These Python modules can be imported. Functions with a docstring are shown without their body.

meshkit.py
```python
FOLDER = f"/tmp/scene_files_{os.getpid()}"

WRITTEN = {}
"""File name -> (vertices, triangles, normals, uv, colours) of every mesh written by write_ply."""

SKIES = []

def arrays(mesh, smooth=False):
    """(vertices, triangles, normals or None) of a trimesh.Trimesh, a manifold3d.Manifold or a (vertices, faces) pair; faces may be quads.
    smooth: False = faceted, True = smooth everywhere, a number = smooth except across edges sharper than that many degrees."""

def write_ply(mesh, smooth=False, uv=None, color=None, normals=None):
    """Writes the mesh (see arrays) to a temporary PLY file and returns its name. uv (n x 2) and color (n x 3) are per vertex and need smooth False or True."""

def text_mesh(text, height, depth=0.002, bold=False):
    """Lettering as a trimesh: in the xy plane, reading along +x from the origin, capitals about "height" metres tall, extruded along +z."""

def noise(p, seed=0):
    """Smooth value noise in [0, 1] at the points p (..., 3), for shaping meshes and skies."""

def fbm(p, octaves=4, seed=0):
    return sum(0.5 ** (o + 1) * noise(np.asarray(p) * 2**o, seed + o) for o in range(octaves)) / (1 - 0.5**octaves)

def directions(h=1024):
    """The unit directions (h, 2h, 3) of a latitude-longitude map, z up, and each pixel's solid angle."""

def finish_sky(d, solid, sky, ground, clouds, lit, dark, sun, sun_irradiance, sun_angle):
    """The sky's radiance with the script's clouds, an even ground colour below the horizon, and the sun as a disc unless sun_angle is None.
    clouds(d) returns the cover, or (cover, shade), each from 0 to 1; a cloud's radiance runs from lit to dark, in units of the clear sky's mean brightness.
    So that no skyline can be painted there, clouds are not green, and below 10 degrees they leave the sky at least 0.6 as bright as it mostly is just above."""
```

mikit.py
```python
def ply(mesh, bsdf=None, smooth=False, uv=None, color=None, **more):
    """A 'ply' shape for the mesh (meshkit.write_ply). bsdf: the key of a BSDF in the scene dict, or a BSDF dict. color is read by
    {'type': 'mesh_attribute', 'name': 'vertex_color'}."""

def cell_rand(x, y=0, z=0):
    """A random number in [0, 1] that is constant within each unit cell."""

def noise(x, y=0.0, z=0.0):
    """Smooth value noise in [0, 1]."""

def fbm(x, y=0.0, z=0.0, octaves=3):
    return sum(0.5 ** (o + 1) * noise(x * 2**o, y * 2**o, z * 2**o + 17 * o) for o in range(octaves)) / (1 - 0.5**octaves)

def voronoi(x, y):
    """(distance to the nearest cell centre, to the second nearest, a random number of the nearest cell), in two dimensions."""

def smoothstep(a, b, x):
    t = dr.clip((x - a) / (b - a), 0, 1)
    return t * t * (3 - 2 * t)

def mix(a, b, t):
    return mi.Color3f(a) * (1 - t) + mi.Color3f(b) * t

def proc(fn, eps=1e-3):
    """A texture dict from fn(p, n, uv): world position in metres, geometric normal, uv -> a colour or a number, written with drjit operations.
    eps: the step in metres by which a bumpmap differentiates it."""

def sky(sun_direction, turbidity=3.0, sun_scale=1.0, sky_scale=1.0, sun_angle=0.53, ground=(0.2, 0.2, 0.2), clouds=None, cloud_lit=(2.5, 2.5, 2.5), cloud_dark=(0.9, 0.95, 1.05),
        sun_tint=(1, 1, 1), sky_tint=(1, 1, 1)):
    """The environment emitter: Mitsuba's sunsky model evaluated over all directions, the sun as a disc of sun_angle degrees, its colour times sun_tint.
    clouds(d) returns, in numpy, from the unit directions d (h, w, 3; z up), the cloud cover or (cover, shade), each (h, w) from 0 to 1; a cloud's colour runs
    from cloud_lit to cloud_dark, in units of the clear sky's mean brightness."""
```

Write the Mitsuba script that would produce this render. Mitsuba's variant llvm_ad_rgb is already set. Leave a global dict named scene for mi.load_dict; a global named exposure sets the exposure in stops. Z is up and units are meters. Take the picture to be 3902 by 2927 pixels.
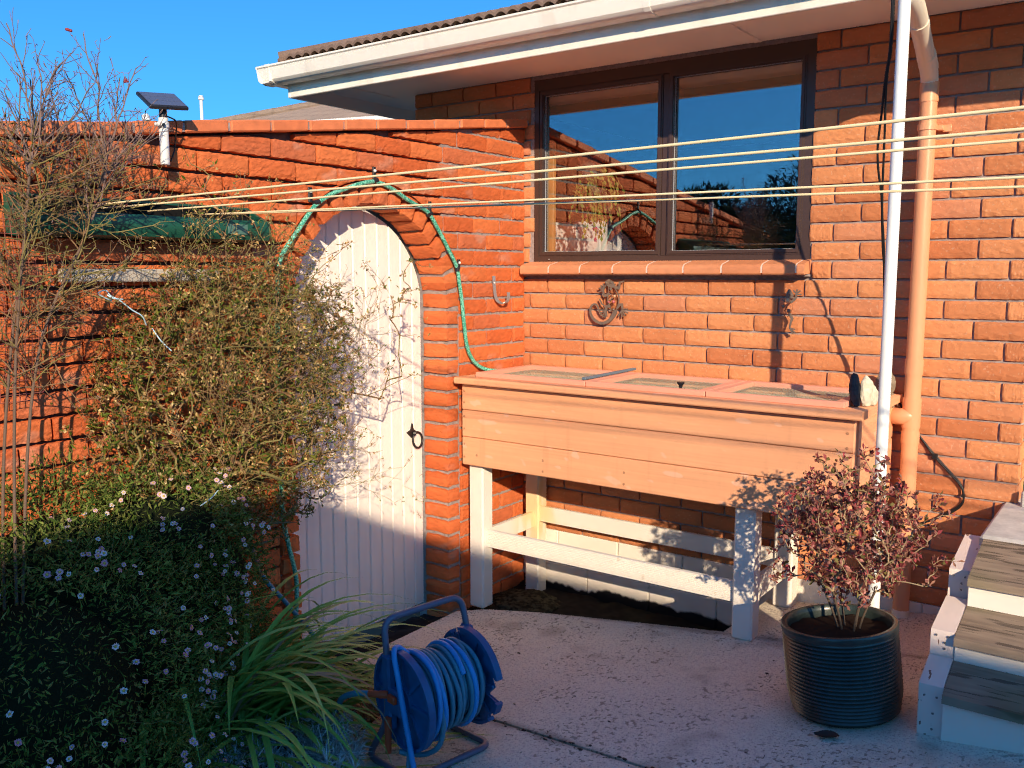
import math, random
import numpy as np
import trimesh
import shapely
from shapely.geometry import Polygon, Point, LineString, box as sbox
from shapely import affinity
import mitsuba as mi
import drjit as dr
import mikit, meshkit
from mikit import noise, fbm, smoothstep, mix, cell_rand, voronoi

T = mi.ScalarTransform4f
scene, labels = {}, {}

# ------------------------------------------------------------------ camera, sky, exposure
YAW, PITCH = math.radians(126.005), math.radians(-7.06)
CAM = np.array([3.0055, -4.2632, 1.807])
FWD = np.array([math.cos(PITCH) * math.cos(YAW), math.cos(PITCH) * math.sin(YAW), math.sin(PITCH)])
scene['camera'] = {'type': 'perspective', 'fov': 59.36, 'fov_axis': 'x', 'near_clip': 0.05, 'far_clip': 2000.0,
                   'to_world': T().look_at(origin=CAM.tolist(), target=(CAM + FWD).tolist(), up=[0, 0, 1])}
SUN = np.array([1.0, -1.06, 0.515]); SUN /= np.linalg.norm(SUN)
scene['sky'] = mikit.sky(SUN.tolist(), turbidity=3.0, sun_scale=1.06, sky_scale=1.7, sun_tint=(1.0, 1.08, 1.36), sky_tint=(0.135, 0.52, 1.02))
exposure = 2.25

# ------------------------------------------------------------------ materials
def rgb(*c): return {'type': 'rgb', 'value': [float(x) for x in c]}
def C(r, g, b): return mi.Color3f(r, g, b)
def pbr(name, color, rough=0.6, metal=0.0, spec=0.4, two=True, **k):
    b = {'type': 'principled', 'base_color': color if isinstance(color, dict) else rgb(*color), 'roughness': rough, 'metallic': metal, 'specular': spec, **k}
    scene[name] = {'type': 'twosided', 'bsdf': b} if two else b
    return name
def bumped(name, color, fn, scale, rough=0.7, spec=0.3, eps=1e-3):
    scene[name] = {'type': 'twosided', 'bsdf': {'type': 'bumpmap', 'arbitrary': {**mikit.proc(fn, eps), 'raw': True} if False else mikit.proc(fn, eps), 'scale': scale,
                   'bsdf': {'type': 'principled', 'base_color': color if isinstance(color, dict) else rgb(*color), 'roughness': rough, 'specular': spec}}}
    return name

CH = 0.086                      # one brick course
HX0, HP = 0.0323, 0.2432        # perpend phase and pitch of the house wall
GZ0, GP_ = 2.5285, 0.24         # a bed joint of the garden wall, pitch of its bricks
def house_brick_col(p, n, uv):
    row = dr.floor((2.895 - p.z) / CH)
    par = row - 2 * dr.floor(row / 2)
    col = dr.floor((p.x - HX0 + 0.1216 * par) / HP)
    t = cell_rand(row, col, 3); t2 = cell_rand(row, col, 9)
    base = mix(mix(C(.47, .165, .068), C(.62, .262, .112), t), C(.53, .215, .112), smoothstep(.72, .95, t2))
    g = fbm(p.x * 55, p.y * 55, p.z * 75, 3)
    d = fbm(p.x * 9, p.y * 9 + 4, p.z * 14, 2)
    out = base * (0.92 + 0.16 * g) * (0.94 + .12 * d)
    sp = smoothstep(.8, .86, noise(p.x * 160, p.y * 160, p.z * 90))
    return mix(out, C(.62, .5, .38), sp * .22)
def garden_brick_col(p, n, uv):
    row = dr.floor((GZ0 - p.z) / CH)
    par = row - 2 * dr.floor(row / 2)
    col = dr.floor((p.y + 0.116 + 0.116 * par) / GP_)
    t = cell_rand(row, col, 4); t2 = cell_rand(row, col, 8)
    base = mix(mix(C(.50, .108, .032), C(.61, .165, .052), t), C(.50, .135, .055), smoothstep(.75, .95, t2))
    g = fbm(p.y * 45, p.x * 45, p.z * 60, 3)
    d = fbm(p.y * 6, p.x * 9, p.z * 9 + 3, 3)
    out = base * (0.82 + 0.34 * g)
    return mix(out, C(.52, .36, .28), smoothstep(.66, .82, d) * .3)
def chip(p, n, uv):
    return fbm(p.x * 60 + p.y * 60, p.y * 40 - p.x * 40, p.z * 90, 3)
bumped('brick_house', mikit.proc(house_brick_col), chip, .004, .85, .2)
bumped('brick_garden', mikit.proc(garden_brick_col), chip, .008, .8, .25)
def mortar_col(p, n, uv):
    g = fbm(p.x * 70, p.y * 70, p.z * 70, 3)
    return mix(C(.18, .145, .135), C(.42, .355, .33), g)
pbr('mortar', mikit.proc(mortar_col), .95, spec=.1)
def cap_col(p, n, uv):
    c = dr.floor(p.y / .2)
    g = fbm(p.y * 30, p.x * 30, p.z * 30, 3)
    return mix(C(.55, .150, .058), C(.64, .195, .08), cell_rand(c, 5, 1)) * (0.85 + .3 * g)
pbr('brick_cap', mikit.proc(cap_col), .7, spec=.3)
def sill_col(p, n, uv):
    c = dr.floor((p.x - .019) / .2018)
    g = fbm(p.x * 35, p.y * 35, p.z * 35, 3)
    return mix(C(.52, .2, .09), C(.6, .26, .13), cell_rand(c, 2, 7)) * (0.88 + .24 * g)
pbr('tile_sill', mikit.proc(sill_col), .55, spec=.4)
def door_col(p, n, uv):
    g = fbm(p.y * 5, p.z * 2.2, 0, 3); s = fbm(p.y * 40, p.z * 4, 3, 2)
    low = 1 - smoothstep(.0, .35, p.z + .15 * g)
    return mix(C(.80, .735, .66) * (.95 + .08 * s), C(.62, .55, .48), low * .25 + smoothstep(.7, .85, g) * .15)
pbr('paint_door', mikit.proc(door_col), .5, spec=.35)
def orange_col(p, n, uv):
    g = fbm(p.x * 3, p.y * 3, p.z * 9, 3); s = fbm(p.x * 60, p.y * 60, p.z * 60, 2)
    sc = smoothstep(.72, .8, fbm(p.x * 14 + 9 * p.z, p.y * 14, p.z * 22, 2))
    gr = fbm(p.x * 3 + p.y * 3, p.z * 130, 5, 3); dr_ = smoothstep(.60, .78, fbm(p.x * 26 + 3, p.y * 26, p.z * 2.2, 3))
    return mix(mix(C(.72, .345, .18) * (.90 + .14 * g) * (.97 + .06 * s) * (.90 + .2 * gr), C(.72, .45, .32), sc * .5), C(.46, .20, .10), dr_ * .22)
pbr('paint_orange', mikit.proc(orange_col), .5, spec=.35)
def pink_col(p, n, uv):
    g = fbm(p.x * 8, p.y * 8, p.z * 30, 3)
    return C(.70, .315, .215) * (.9 + .16 * g)
pbr('paint_pink', mikit.proc(pink_col), .55, spec=.3)
def cream_col(p, n, uv):
    g = fbm(p.x * 6, p.y * 6, p.z * 6, 3); s = smoothstep(.78, .84, fbm(p.x * 22, p.y * 22, p.z * 16 + 5, 2))
    ru = smoothstep(.28, .05, dr.sqrt(dr.square(p.x - .13) + dr.square((p.z - .44) * .8) + dr.square(p.y + .10))) * smoothstep(.3, .6, fbm(p.x * 20, p.y * 20, p.z * 4, 2))
    return mix(mix(C(.74, .69, .61) * (.93 + .1 * g), C(.46, .36, .24), s * .45), C(.74, .50, .20), ru * .75)
pbr('paint_cream', mikit.proc(cream_col), .5, spec=.35)
def gut_col(p, n, uv):
    st = smoothstep(.55, .8, fbm(p.x * 16, p.y * 9, p.z * 2.5, 3)); b = fbm(p.x * 1.5, p.y * 3, p.z * 12, 2)
    return mix(C(.80, .75, .65) * (.94 + .1 * b), C(.52, .45, .36), st * .3)
pbr('paint_gutter', mikit.proc(gut_col), .4, spec=.45)
def soffit_col(p, n, uv):
    g = fbm(p.x * 2.5, p.y * 2.5, 1, 3)
    return C(.86, .79, .68) * (.92 + .12 * g)
pbr('paint_soffit', mikit.proc(soffit_col), .7, spec=.2)
pbr('paint_white', (.78, .80, .76), .38, spec=.45)
pbr('aluminium_brown', (.058, .034, .027), .38, spec=.5)
pbr('seal_grey', (.3, .31, .33), .5)
scene['glass'] = {'type': 'thindielectric', 'int_ior': 2.5, 'ext_ior': 1.0}
def pipe_col(p, n, uv):
    g = fbm(p.x * 20, p.y * 20, p.z * 5, 3)
    return C(.70, .325, .165) * (.93 + .12 * g)
pbr('pipe_orange', mikit.proc(pipe_col), .33, spec=.5)
pbr('pipe_cream', (.76, .68, .55), .38, spec=.45)
def roof_col(p, n, uv):
    g = fbm(p.x * 9, p.y * 9, p.z * 9, 3)
    return mix(C(.13, .082, .058), C(.24, .165, .125), g)
pbr('roof_tile', mikit.proc(roof_col), .85, spec=.15)
def found_col(p, n, uv):
    g = fbm(p.x * 11, 2, p.z * 11, 3)
    tar = 1 - smoothstep(-.006, .012, p.z - .010 - .05 * (fbm(p.x * 5, 7, 2, 2) - .5) - .016 * (noise(p.x * 45, p.z * 20, 1) - .5))
    return mix(C(.76, .70, .61) * (.92 + .12 * g), C(.012, .011, .012), tar)
pbr('paint_foundation', mikit.proc(found_col), .75, spec=.2)
def concrete_col(p, n, uv):
    g = fbm(p.x * 2.2, p.y * 2.2, 0, 3)
    a, b, w = voronoi(p.x * 150, p.y * 150)
    a2, b2, w2 = voronoi(p.x * 62 + 4, p.y * 62)
    base = mix(C(.54, .475, .365), C(.72, .64, .51), g)
    out = mix(base, mix(C(.2, .14, .115), C(.8, .7, .6), w), .5 * smoothstep(.5, .25, a))
    out = mix(out, mix(C(.16, .115, .1), C(.66, .57, .48), w2), .75 * smoothstep(.40, .22, a2) * smoothstep(.35, .5, w2))
    st = smoothstep(.62, .8, fbm(p.x * 5 + 7, p.y * 5, 2, 3))
    jl = -1.705 - .135 * dr.clip(p.x - 1.04, -.6, .72); dj = dr.abs(p.y - jl) + .05 * (fbm(p.x * 9, p.y * 9, 5, 2) - .5)
    de = dr.minimum(dj, dr.abs(p.y + .545) + .06 * (fbm(p.x * 7, p.y * 7, 8, 2) - .4))
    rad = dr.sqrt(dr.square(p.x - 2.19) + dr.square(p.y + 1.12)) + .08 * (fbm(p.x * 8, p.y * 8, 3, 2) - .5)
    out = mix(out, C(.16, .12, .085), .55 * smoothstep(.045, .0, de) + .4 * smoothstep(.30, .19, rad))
    sp = smoothstep(.74, .80, noise(p.x * 95, p.y * 95, 2)) * smoothstep(.3, .6, noise(p.x * 7, p.y * 7, 6))
    return mix(mix(out, C(.27, .205, .15), st * .45), C(.10, .07, .055), sp * .6)
def concrete_bump(p, n, uv):
    a, b, w = voronoi(p.x * 110, p.y * 110)
    return smoothstep(.6, .1, a) * (.4 + .6 * w)
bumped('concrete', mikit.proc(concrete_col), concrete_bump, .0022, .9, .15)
def soil_col(p, n, uv):
    g = fbm(p.x * 40, p.y * 40, p.z * 40, 3)
    m = smoothstep(.55, .75, fbm(p.x * 6 + 2, p.y * 6, 3, 2))
    return mix(mix(C(.006, .005, .005), C(.026, .022, .02), g), C(.05, .048, .024), m * .25)
pbr('soil', mikit.proc(soil_col), .95, spec=.1)
def moss_col(p, n, uv):
    g = fbm(p.x * 50, p.y * 50, p.z * 50, 3)
    return mix(C(.012, .012, .008), C(.07, .066, .04), smoothstep(.3, .8, g))
pbr('mossy_concrete', mikit.proc(moss_col), .95, spec=.1)
def render_col(p, n, uv):
    g = fbm(p.x * 12, p.y * 12, p.z * 12, 3); s = fbm(p.x * 90, p.y * 90, p.z * 90, 2)
    return C(.44, .42, .39) * (.75 + .5 * g) * (.9 + .2 * s)
pbr('render_grey', mikit.proc(render_col), .95, spec=.1)
def wood_col(p, n, uv):
    w = fbm(p.x * 4, p.y * 70 + 2 * fbm(p.x * 1.5, p.y * 4, 0, 2), p.z * 40, 4) * .7 + .3 * fbm(p.x * 12, p.y * 30, 3, 2)
    k = smoothstep(.62, .76, fbm(p.x * 9, p.y * 110, 4, 2)); mo = fbm(p.x * 4, p.y * 5, 7, 2)
    out = mix(C(.115, .082, .058), C(.37, .285, .205), w)
    return mix(mix(out, C(.03, .024, .02), k * .6), C(.13, .14, .06), smoothstep(.55, .75, mo) * .35)
pbr('wood_weathered', mikit.proc(wood_col), .85, spec=.2)
def peel_col(p, n, uv):
    g = fbm(p.x * 30, p.y * 14, p.z * 14, 3); s = smoothstep(.76, .80, fbm(p.x * 60 + 3, p.y * 24, p.z * 26, 3))
    return mix(C(.70, .60, .54) * (.92 + .12 * g), C(.22, .13, .10), s)
pbr('paint_peeling', mikit.proc(peel_col), .6, spec=.25)
pbr('steel_bolt', (.18, .17, .17), .5, metal=.6)
def pot_col(p, n, uv):
    g = fbm(p.x * 30, p.y * 30, p.z * 12, 3)
    return mix(C(.012, .022, .022), C(.040, .055, .048), g)
pbr('pot_glaze', mikit.proc(pot_col), .30, spec=.5)
pbr('pot_soil', (.022, .014, .010), .95, spec=.1)
pbr('black_cable', (.012, .012, .013), .42, spec=.4)
pbr('black_iron', (.014, .012, .012), .45, spec=.5)
def rust_col(p, n, uv):
    g = fbm(p.x * 60, p.y * 60, p.z * 60, 3)
    return mix(C(.13, .115, .105), C(.24, .16, .11), g)
pbr('metal_grey', mikit.proc(rust_col), .55, metal=.25)
pbr('metal_galv', (.42, .41, .40), .42, metal=.7)
pbr('copper_wire', (.42, .16, .07), .4, metal=.6)
pbr('bead_pink', (.38, .10, .11), .2, spec=.6)
pbr('bead_amber', (.55, .36, .2), .2, spec=.6)
def hose_col(p, n, uv):
    s = noise(p.y * 260 + p.x * 90, p.z * 260, 3)
    return mix(C(.035, .26, .17), C(.20, .55, .40), smoothstep(.35, .7, s))
pbr('hose_green', mikit.proc(hose_col), .4, spec=.4)
pbr('hose_blue', (.02, .25, .58), .36, spec=.45)
def hoset_col(p, n, uv):
    s = fbm(p.y * 30, p.x * 30, p.z * 30, 3)
    return mix(C(.018, .15, .27), C(.07, .24, .29), s)
pbr('hose_teal', mikit.proc(hoset_col), .42, spec=.4)
def reel_col(p, n, uv):
    s = fbm(p.y * 25, p.x * 25, p.z * 25, 3)
    return mix(C(.007, .065, .17), C(.014, .12, .28), s)
pbr('reel_blue', mikit.proc(reel_col), .42, spec=.45)
pbr('tube_frame', (.12, .125, .18), .4, metal=.2)
pbr('orange_plastic', (.42, .065, .025), .4)
def green_col(p, n, uv):
    g = fbm(p.y * 9, p.x * 9, p.z * 12, 3)
    return C(.010, .082, .055) * (.8 + .4 * g)
pbr('metal_green', mikit.proc(green_col), .32, spec=.5)
pbr('dark_inside', (.012, .012, .012), .9, spec=.05)
pbr('sticker', (.075, .17, .14), .4)
pbr('cord_yellow', (.80, .67, .40), .55, spec=.2)
pbr('plastic_white', (.66, .66, .63), .4)
pbr('solar_cell', (.075, .09, .135), .2, spec=.6)
pbr('plastic_black', (.016, .017, .022), .4)
def batten_col(p, n, uv):
    g = fbm(p.y * 4, p.x * 40, p.z * 60, 3)
    return mix(C(.30, .27, .23), C(.58, .54, .47), g)
pbr('timber_grey', mikit.proc(batten_col), .85, spec=.15)
pbr('wire_rust', (.20, .12, .085), .6, metal=.3)
pbr('net_red', (.36, .13, .10), .6)
pbr('twine_blue', (.46, .66, .74), .7)
def bark_col(p, n, uv):
    g = fbm(p.x * 60, p.y * 60, p.z * 30, 3)
    return mix(C(.13, .095, .06), C(.30, .24, .17), g)
pbr('bark', mikit.proc(bark_col), .85, spec=.15)
pbr('twig_purple', (.19, .125, .105), .7)
pbr('twig_olive', (.20, .165, .055), .7)
pbr('twig_brown', (.21, .125, .060), .75)
pbr('twig_tan', (.34, .25, .14), .75)
VC = {'type': 'mesh_attribute', 'name': 'vertex_color'}
scene['leaf'] = {'type': 'principledthin', 'base_color': VC, 'roughness': .5, 'spec_trans': 0.0, 'diff_trans': .55, 'eta': 1.4}
scene['petal'] = {'type': 'principledthin', 'base_color': VC, 'roughness': .6, 'spec_trans': 0.0, 'diff_trans': .5, 'eta': 1.3}
pbr('leaf_solid', VC, .6, spec=.25)
def rockc_col(p, n, uv):
    g = fbm(p.x * 50, p.y * 50, p.z * 50, 4)
    return mix(C(.45, .40, .28), C(.75, .70, .55), g)
pbr('rock_cream', mikit.proc(rockc_col), .9, spec=.1)
def rockd_col(p, n, uv):
    g = fbm(p.x * 20, p.y * 20, p.z * 90, 4)
    return mix(C(.015, .016, .02), C(.07, .075, .085), g)
pbr('rock_dark', mikit.proc(rockd_col), .8, spec=.2)
def mulch_col(p, n, uv):
    a, b, w = voronoi(p.x * 60, p.y * 90)
    return mix(C(.30, .23, .14), C(.62, .52, .36), w) * (.55 + .45 * smoothstep(0, .3, b - a))
pbr('mulch', mikit.proc(mulch_col), .9, spec=.1)
pbr('wire_teal', (.42, .41, .31), .5)
pbr('timber_gold', (.46, .25, .075), .45)
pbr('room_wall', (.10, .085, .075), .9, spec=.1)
pbr('blind', (.17, .125, .11), .8)
pbr('cabinet_white', (.80, .81, .80), .5)
pbr('neighbour_wall', (.45, .36, .28), .9)
def nroof_col(p, n, uv):
    s = (p.x * .9655 + p.y * .2604); t = p.z
    k = dr.abs(dr.sin(t * 25)); k2 = dr.abs(dr.sin(s * 14))
    return C(.25, .185, .14) * (.78 + .22 * smoothstep(0, .35, k)) * (.85 + .15 * smoothstep(0, .4, k2)) * (.85 + .3 * fbm(p.x * 3, p.y * 3, p.z * 8, 2))
pbr('neighbour_tile', mikit.proc(nroof_col), .9, spec=.1)
def ground_col(p, n, uv):
    return mix(C(.10, .085, .06), C(.17, .15, .09), fbm(p.x * 2, p.y * 2, 0, 3))
pbr('earth', mikit.proc(ground_col), .95, spec=.1)
pbr('shed_wall', (.30, .20, .15), .9, spec=.1)
def rear_col(p, n, uv):
    r = p.z / CH; f = r - dr.floor(r)
    j = smoothstep(.06, .12, f) * smoothstep(.98, .94, f)
    return mix(C(.25, .2, .17), C(.55, .23, .12) * (.85 + .3 * fbm(p.x * 30, p.y * 30, p.z * 30, 2)), j)
pbr('brick_far', mikit.proc(rear_col), .9, spec=.1)

# ------------------------------------------------------------------ scene helpers
def numbered(name):
    if name not in scene and name not in roots: return name
    k = 1
    while f'{name}_{k:03d}' in scene or f'{name}_{k:03d}' in roots: k += 1
    return f'{name}_{k:03d}'
roots, counter = set(), {}
def nkey(base):
    c = counter.get(base, 0); counter[base] = c + 1
    return base if c == 0 else f'{base}_{c:03d}'
def thing(name, label, cat, group=None, kind=None):
    key = nkey(name); roots.add(key)
    labels[key] = {'label': label, 'category': cat}
    if group: labels[key]['group'] = group
    if kind: labels[key]['kind'] = kind
    return key
def struct(name, mesh, m, smooth=False, label=None):
    key = nkey(name); scene[key] = mikit.ply(mesh, m, smooth)
    labels[key] = {'kind': 'structure', 'label': label or name.replace('_', ' ')}
    return key
def part(parent, name, mesh, m, smooth=False, tw=None, label=None, kind=None, color=None, shape=None):
    key = nkey(f'{parent}__{name}')
    s = dict(shape) if shape is not None else (mikit.ply(mesh, m, smooth, color=color) if color is not None else mikit.ply(mesh, m, smooth))
    if tw is not None: s['to_world'] = tw
    scene[key] = s
    if label or kind:
        labels[key] = {}
        if label: labels[key]['label'] = label
        if kind: labels[key]['kind'] = kind
    return key
def solo(key, mesh, m, smooth=False, color=None):
    scene[key] = mikit.ply(mesh, m, smooth, color=color) if color is not None else mikit.ply(mesh, m, smooth)
    return key

# ------------------------------------------------------------------ mesh helpers
cat = lambda ms: trimesh.util.concatenate(list(ms))
def bevbox(x0, x1, y0, y1, z0, z1, b=.003):
    pts = []
    cx, cy, cz = (x0 + x1) / 2, (y0 + y1) / 2, (z0 + z1) / 2
    hx, hy, hz = abs(x1 - x0) / 2, abs(y1 - y0) / 2, abs(z1 - z0) / 2
    b = min(b, .45 * min(hx, hy, hz))
    for sx in (-1, 1):
        for sy in (-1, 1):
            for sz in (-1, 1):
                pts += [[sx * hx, sy * (hy - b), sz * (hz - b)], [sx * (hx - b), sy * hy, sz * (hz - b)], [sx * (hx - b), sy * (hy - b), sz * hz]]
    m = trimesh.convex.convex_hull(np.array(pts)); m.apply_translation([cx, cy, cz]); return m
def mat4(cols, o):
    M = np.eye(4); M[:3, :3] = np.array(cols).T; M[:3, 3] = o; return M
def unit(v): v = np.asarray(v, float); return v / (np.linalg.norm(v) + 1e-12)
def spline(pts, n=8):
    p = np.asarray(pts, float)
    if len(p) < 3: return np.linspace(p[0], p[-1], n + 1)
    q = np.vstack([2 * p[0] - p[1], p, 2 * p[-1] - p[-2]]); out = []
    for i in range(1, len(q) - 2):
        t = np.linspace(0, 1, n, endpoint=False)[:, None]; a, b, c, d = q[i - 1:i + 3]
        out.append(.5 * (2 * b + (c - a) * t + (2 * a - 5 * b + 4 * c - d) * t ** 2 + (3 * b - a - 3 * c + d) * t ** 3))
    return np.vstack(out + [p[-1:]])
def tube(pts, r, sides=8, cap=True):
    p = np.asarray(pts, float); n = len(p)
    r = np.broadcast_to(np.asarray(r, float), (n,))
    t = np.gradient(p, axis=0); t /= np.linalg.norm(t, axis=1, keepdims=True) + 1e-12
    a = np.zeros_like(p)
    ref = np.array([0, 0, 1.0]) if abs(t[0, 2]) < .9 else np.array([1.0, 0, 0])
    a[0] = unit(np.cross(t[0], ref))
    for i in range(1, n):
        v = a[i - 1] - t[i] * np.dot(a[i - 1], t[i]); a[i] = unit(v)
    b = np.cross(t, a); ang = np.arange(sides) * 2 * np.pi / sides
    v = p[:, None] + r[:, None, None] * (np.cos(ang)[None, :, None] * a[:, None] + np.sin(ang)[None, :, None] * b[:, None])
    i, j = np.meshgrid(np.arange(n - 1), np.arange(sides), indexing='ij')
    A, B, Cc, D = i * sides + j, i * sides + (j + 1) % sides, (i + 1) * sides + (j + 1) % sides, (i + 1) * sides + j
    f = np.vstack([np.stack([A, B, Cc], -1).reshape(-1, 3), np.stack([A, Cc, D], -1).reshape(-1, 3)])
    v = v.reshape(-1, 3)
    if cap:
        v = np.vstack([v, p[:1], p[-1:]]); k = len(v) - 2; s = np.arange(sides)
        f = np.vstack([f, np.stack([np.full(sides, k), (s + 1) % sides, s], 1), np.stack([np.full(sides, k + 1), (n - 1) * sides + s, (n - 1) * sides + (s + 1) % sides], 1)])
    return trimesh.Trimesh(v, f, process=False)
def lathe(profile, n=32):
    pr = np.asarray(profile, float); a = np.arange(n) * 2 * np.pi / n
    v = np.stack([pr[:, None, 0] * np.cos(a), pr[:, None, 0] * np.sin(a), np.repeat(pr[:, 1:2], n, 1)], -1).reshape(-1, 3)
    i, j = np.meshgrid(np.arange(len(pr) - 1), np.arange(n), indexing='ij')
    A, B, Cc, D = i * n + j, i * n + (j + 1) % n, (i + 1) * n + (j + 1) % n, (i + 1) * n + j
    return trimesh.Trimesh(v, np.vstack([np.stack([A, B, Cc], -1).reshape(-1, 3), np.stack([A, Cc, D], -1).reshape(-1, 3)]), process=False)
def prism(poly, h):
    gs = getattr(poly, 'geoms', [poly])
    return cat([trimesh.creation.extrude_polygon(g, h, engine='earcut') for g in gs if g.area > 1e-9])
def prism_xz(poly, y0, y1):      # polygon in (x, z), extruded along y
    m = prism(poly, y1 - y0); m.apply_transform(mat4([[1, 0, 0], [0, 0, 1], [0, 1, 0]], [0, y0, 0])); m.invert(); return m
def prism_yz(poly, x0, x1):      # polygon in (y, z), extruded along x
    m = prism(poly, x1 - x0); m.apply_transform(mat4([[0, 1, 0], [0, 0, 1], [1, 0, 0]], [x0, 0, 0])); return m
def extrude_path(profile, p0, p1, up=(0, 0, 1)):   # closed profile (side, up) swept straight from p0 to p1
    p0, p1 = np.array(p0, float), np.array(p1, float); d = unit(p1 - p0); s = unit(np.cross(d, up)); u = np.cross(s, d)
    m = prism(Polygon(profile), np.linalg.norm(p1 - p0)); m.apply_transform(mat4([s, u, d], p0)); return m
def sphere(c, r, sub=2, scale=(1, 1, 1)):
    m = trimesh.creation.icosphere(subdivisions=sub, radius=r); m.apply_scale(scale); m.apply_translation(c); return m
def rock(c, s, seed, amp=.25, sub=3, flake=0):
    m = trimesh.creation.icosphere(subdivisions=sub, radius=1); v = m.vertices
    n = meshkit.fbm(v * 1.6 + seed * 7.1, 4, seed) - .5
    v = v * (1 + amp * 2 * n[:, None])
    m.vertices = v * np.array(s) + np.array(c); return m
def frame_z(d, roll=0.0):
    d = unit(d); a = unit(np.cross(d, [0, 0, 1] if abs(d[2]) < .95 else [1, 0, 0])); b = np.cross(d, a)
    c, s = math.cos(roll), math.sin(roll); return a * c + b * s, -a * s + b * c, d

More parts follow.
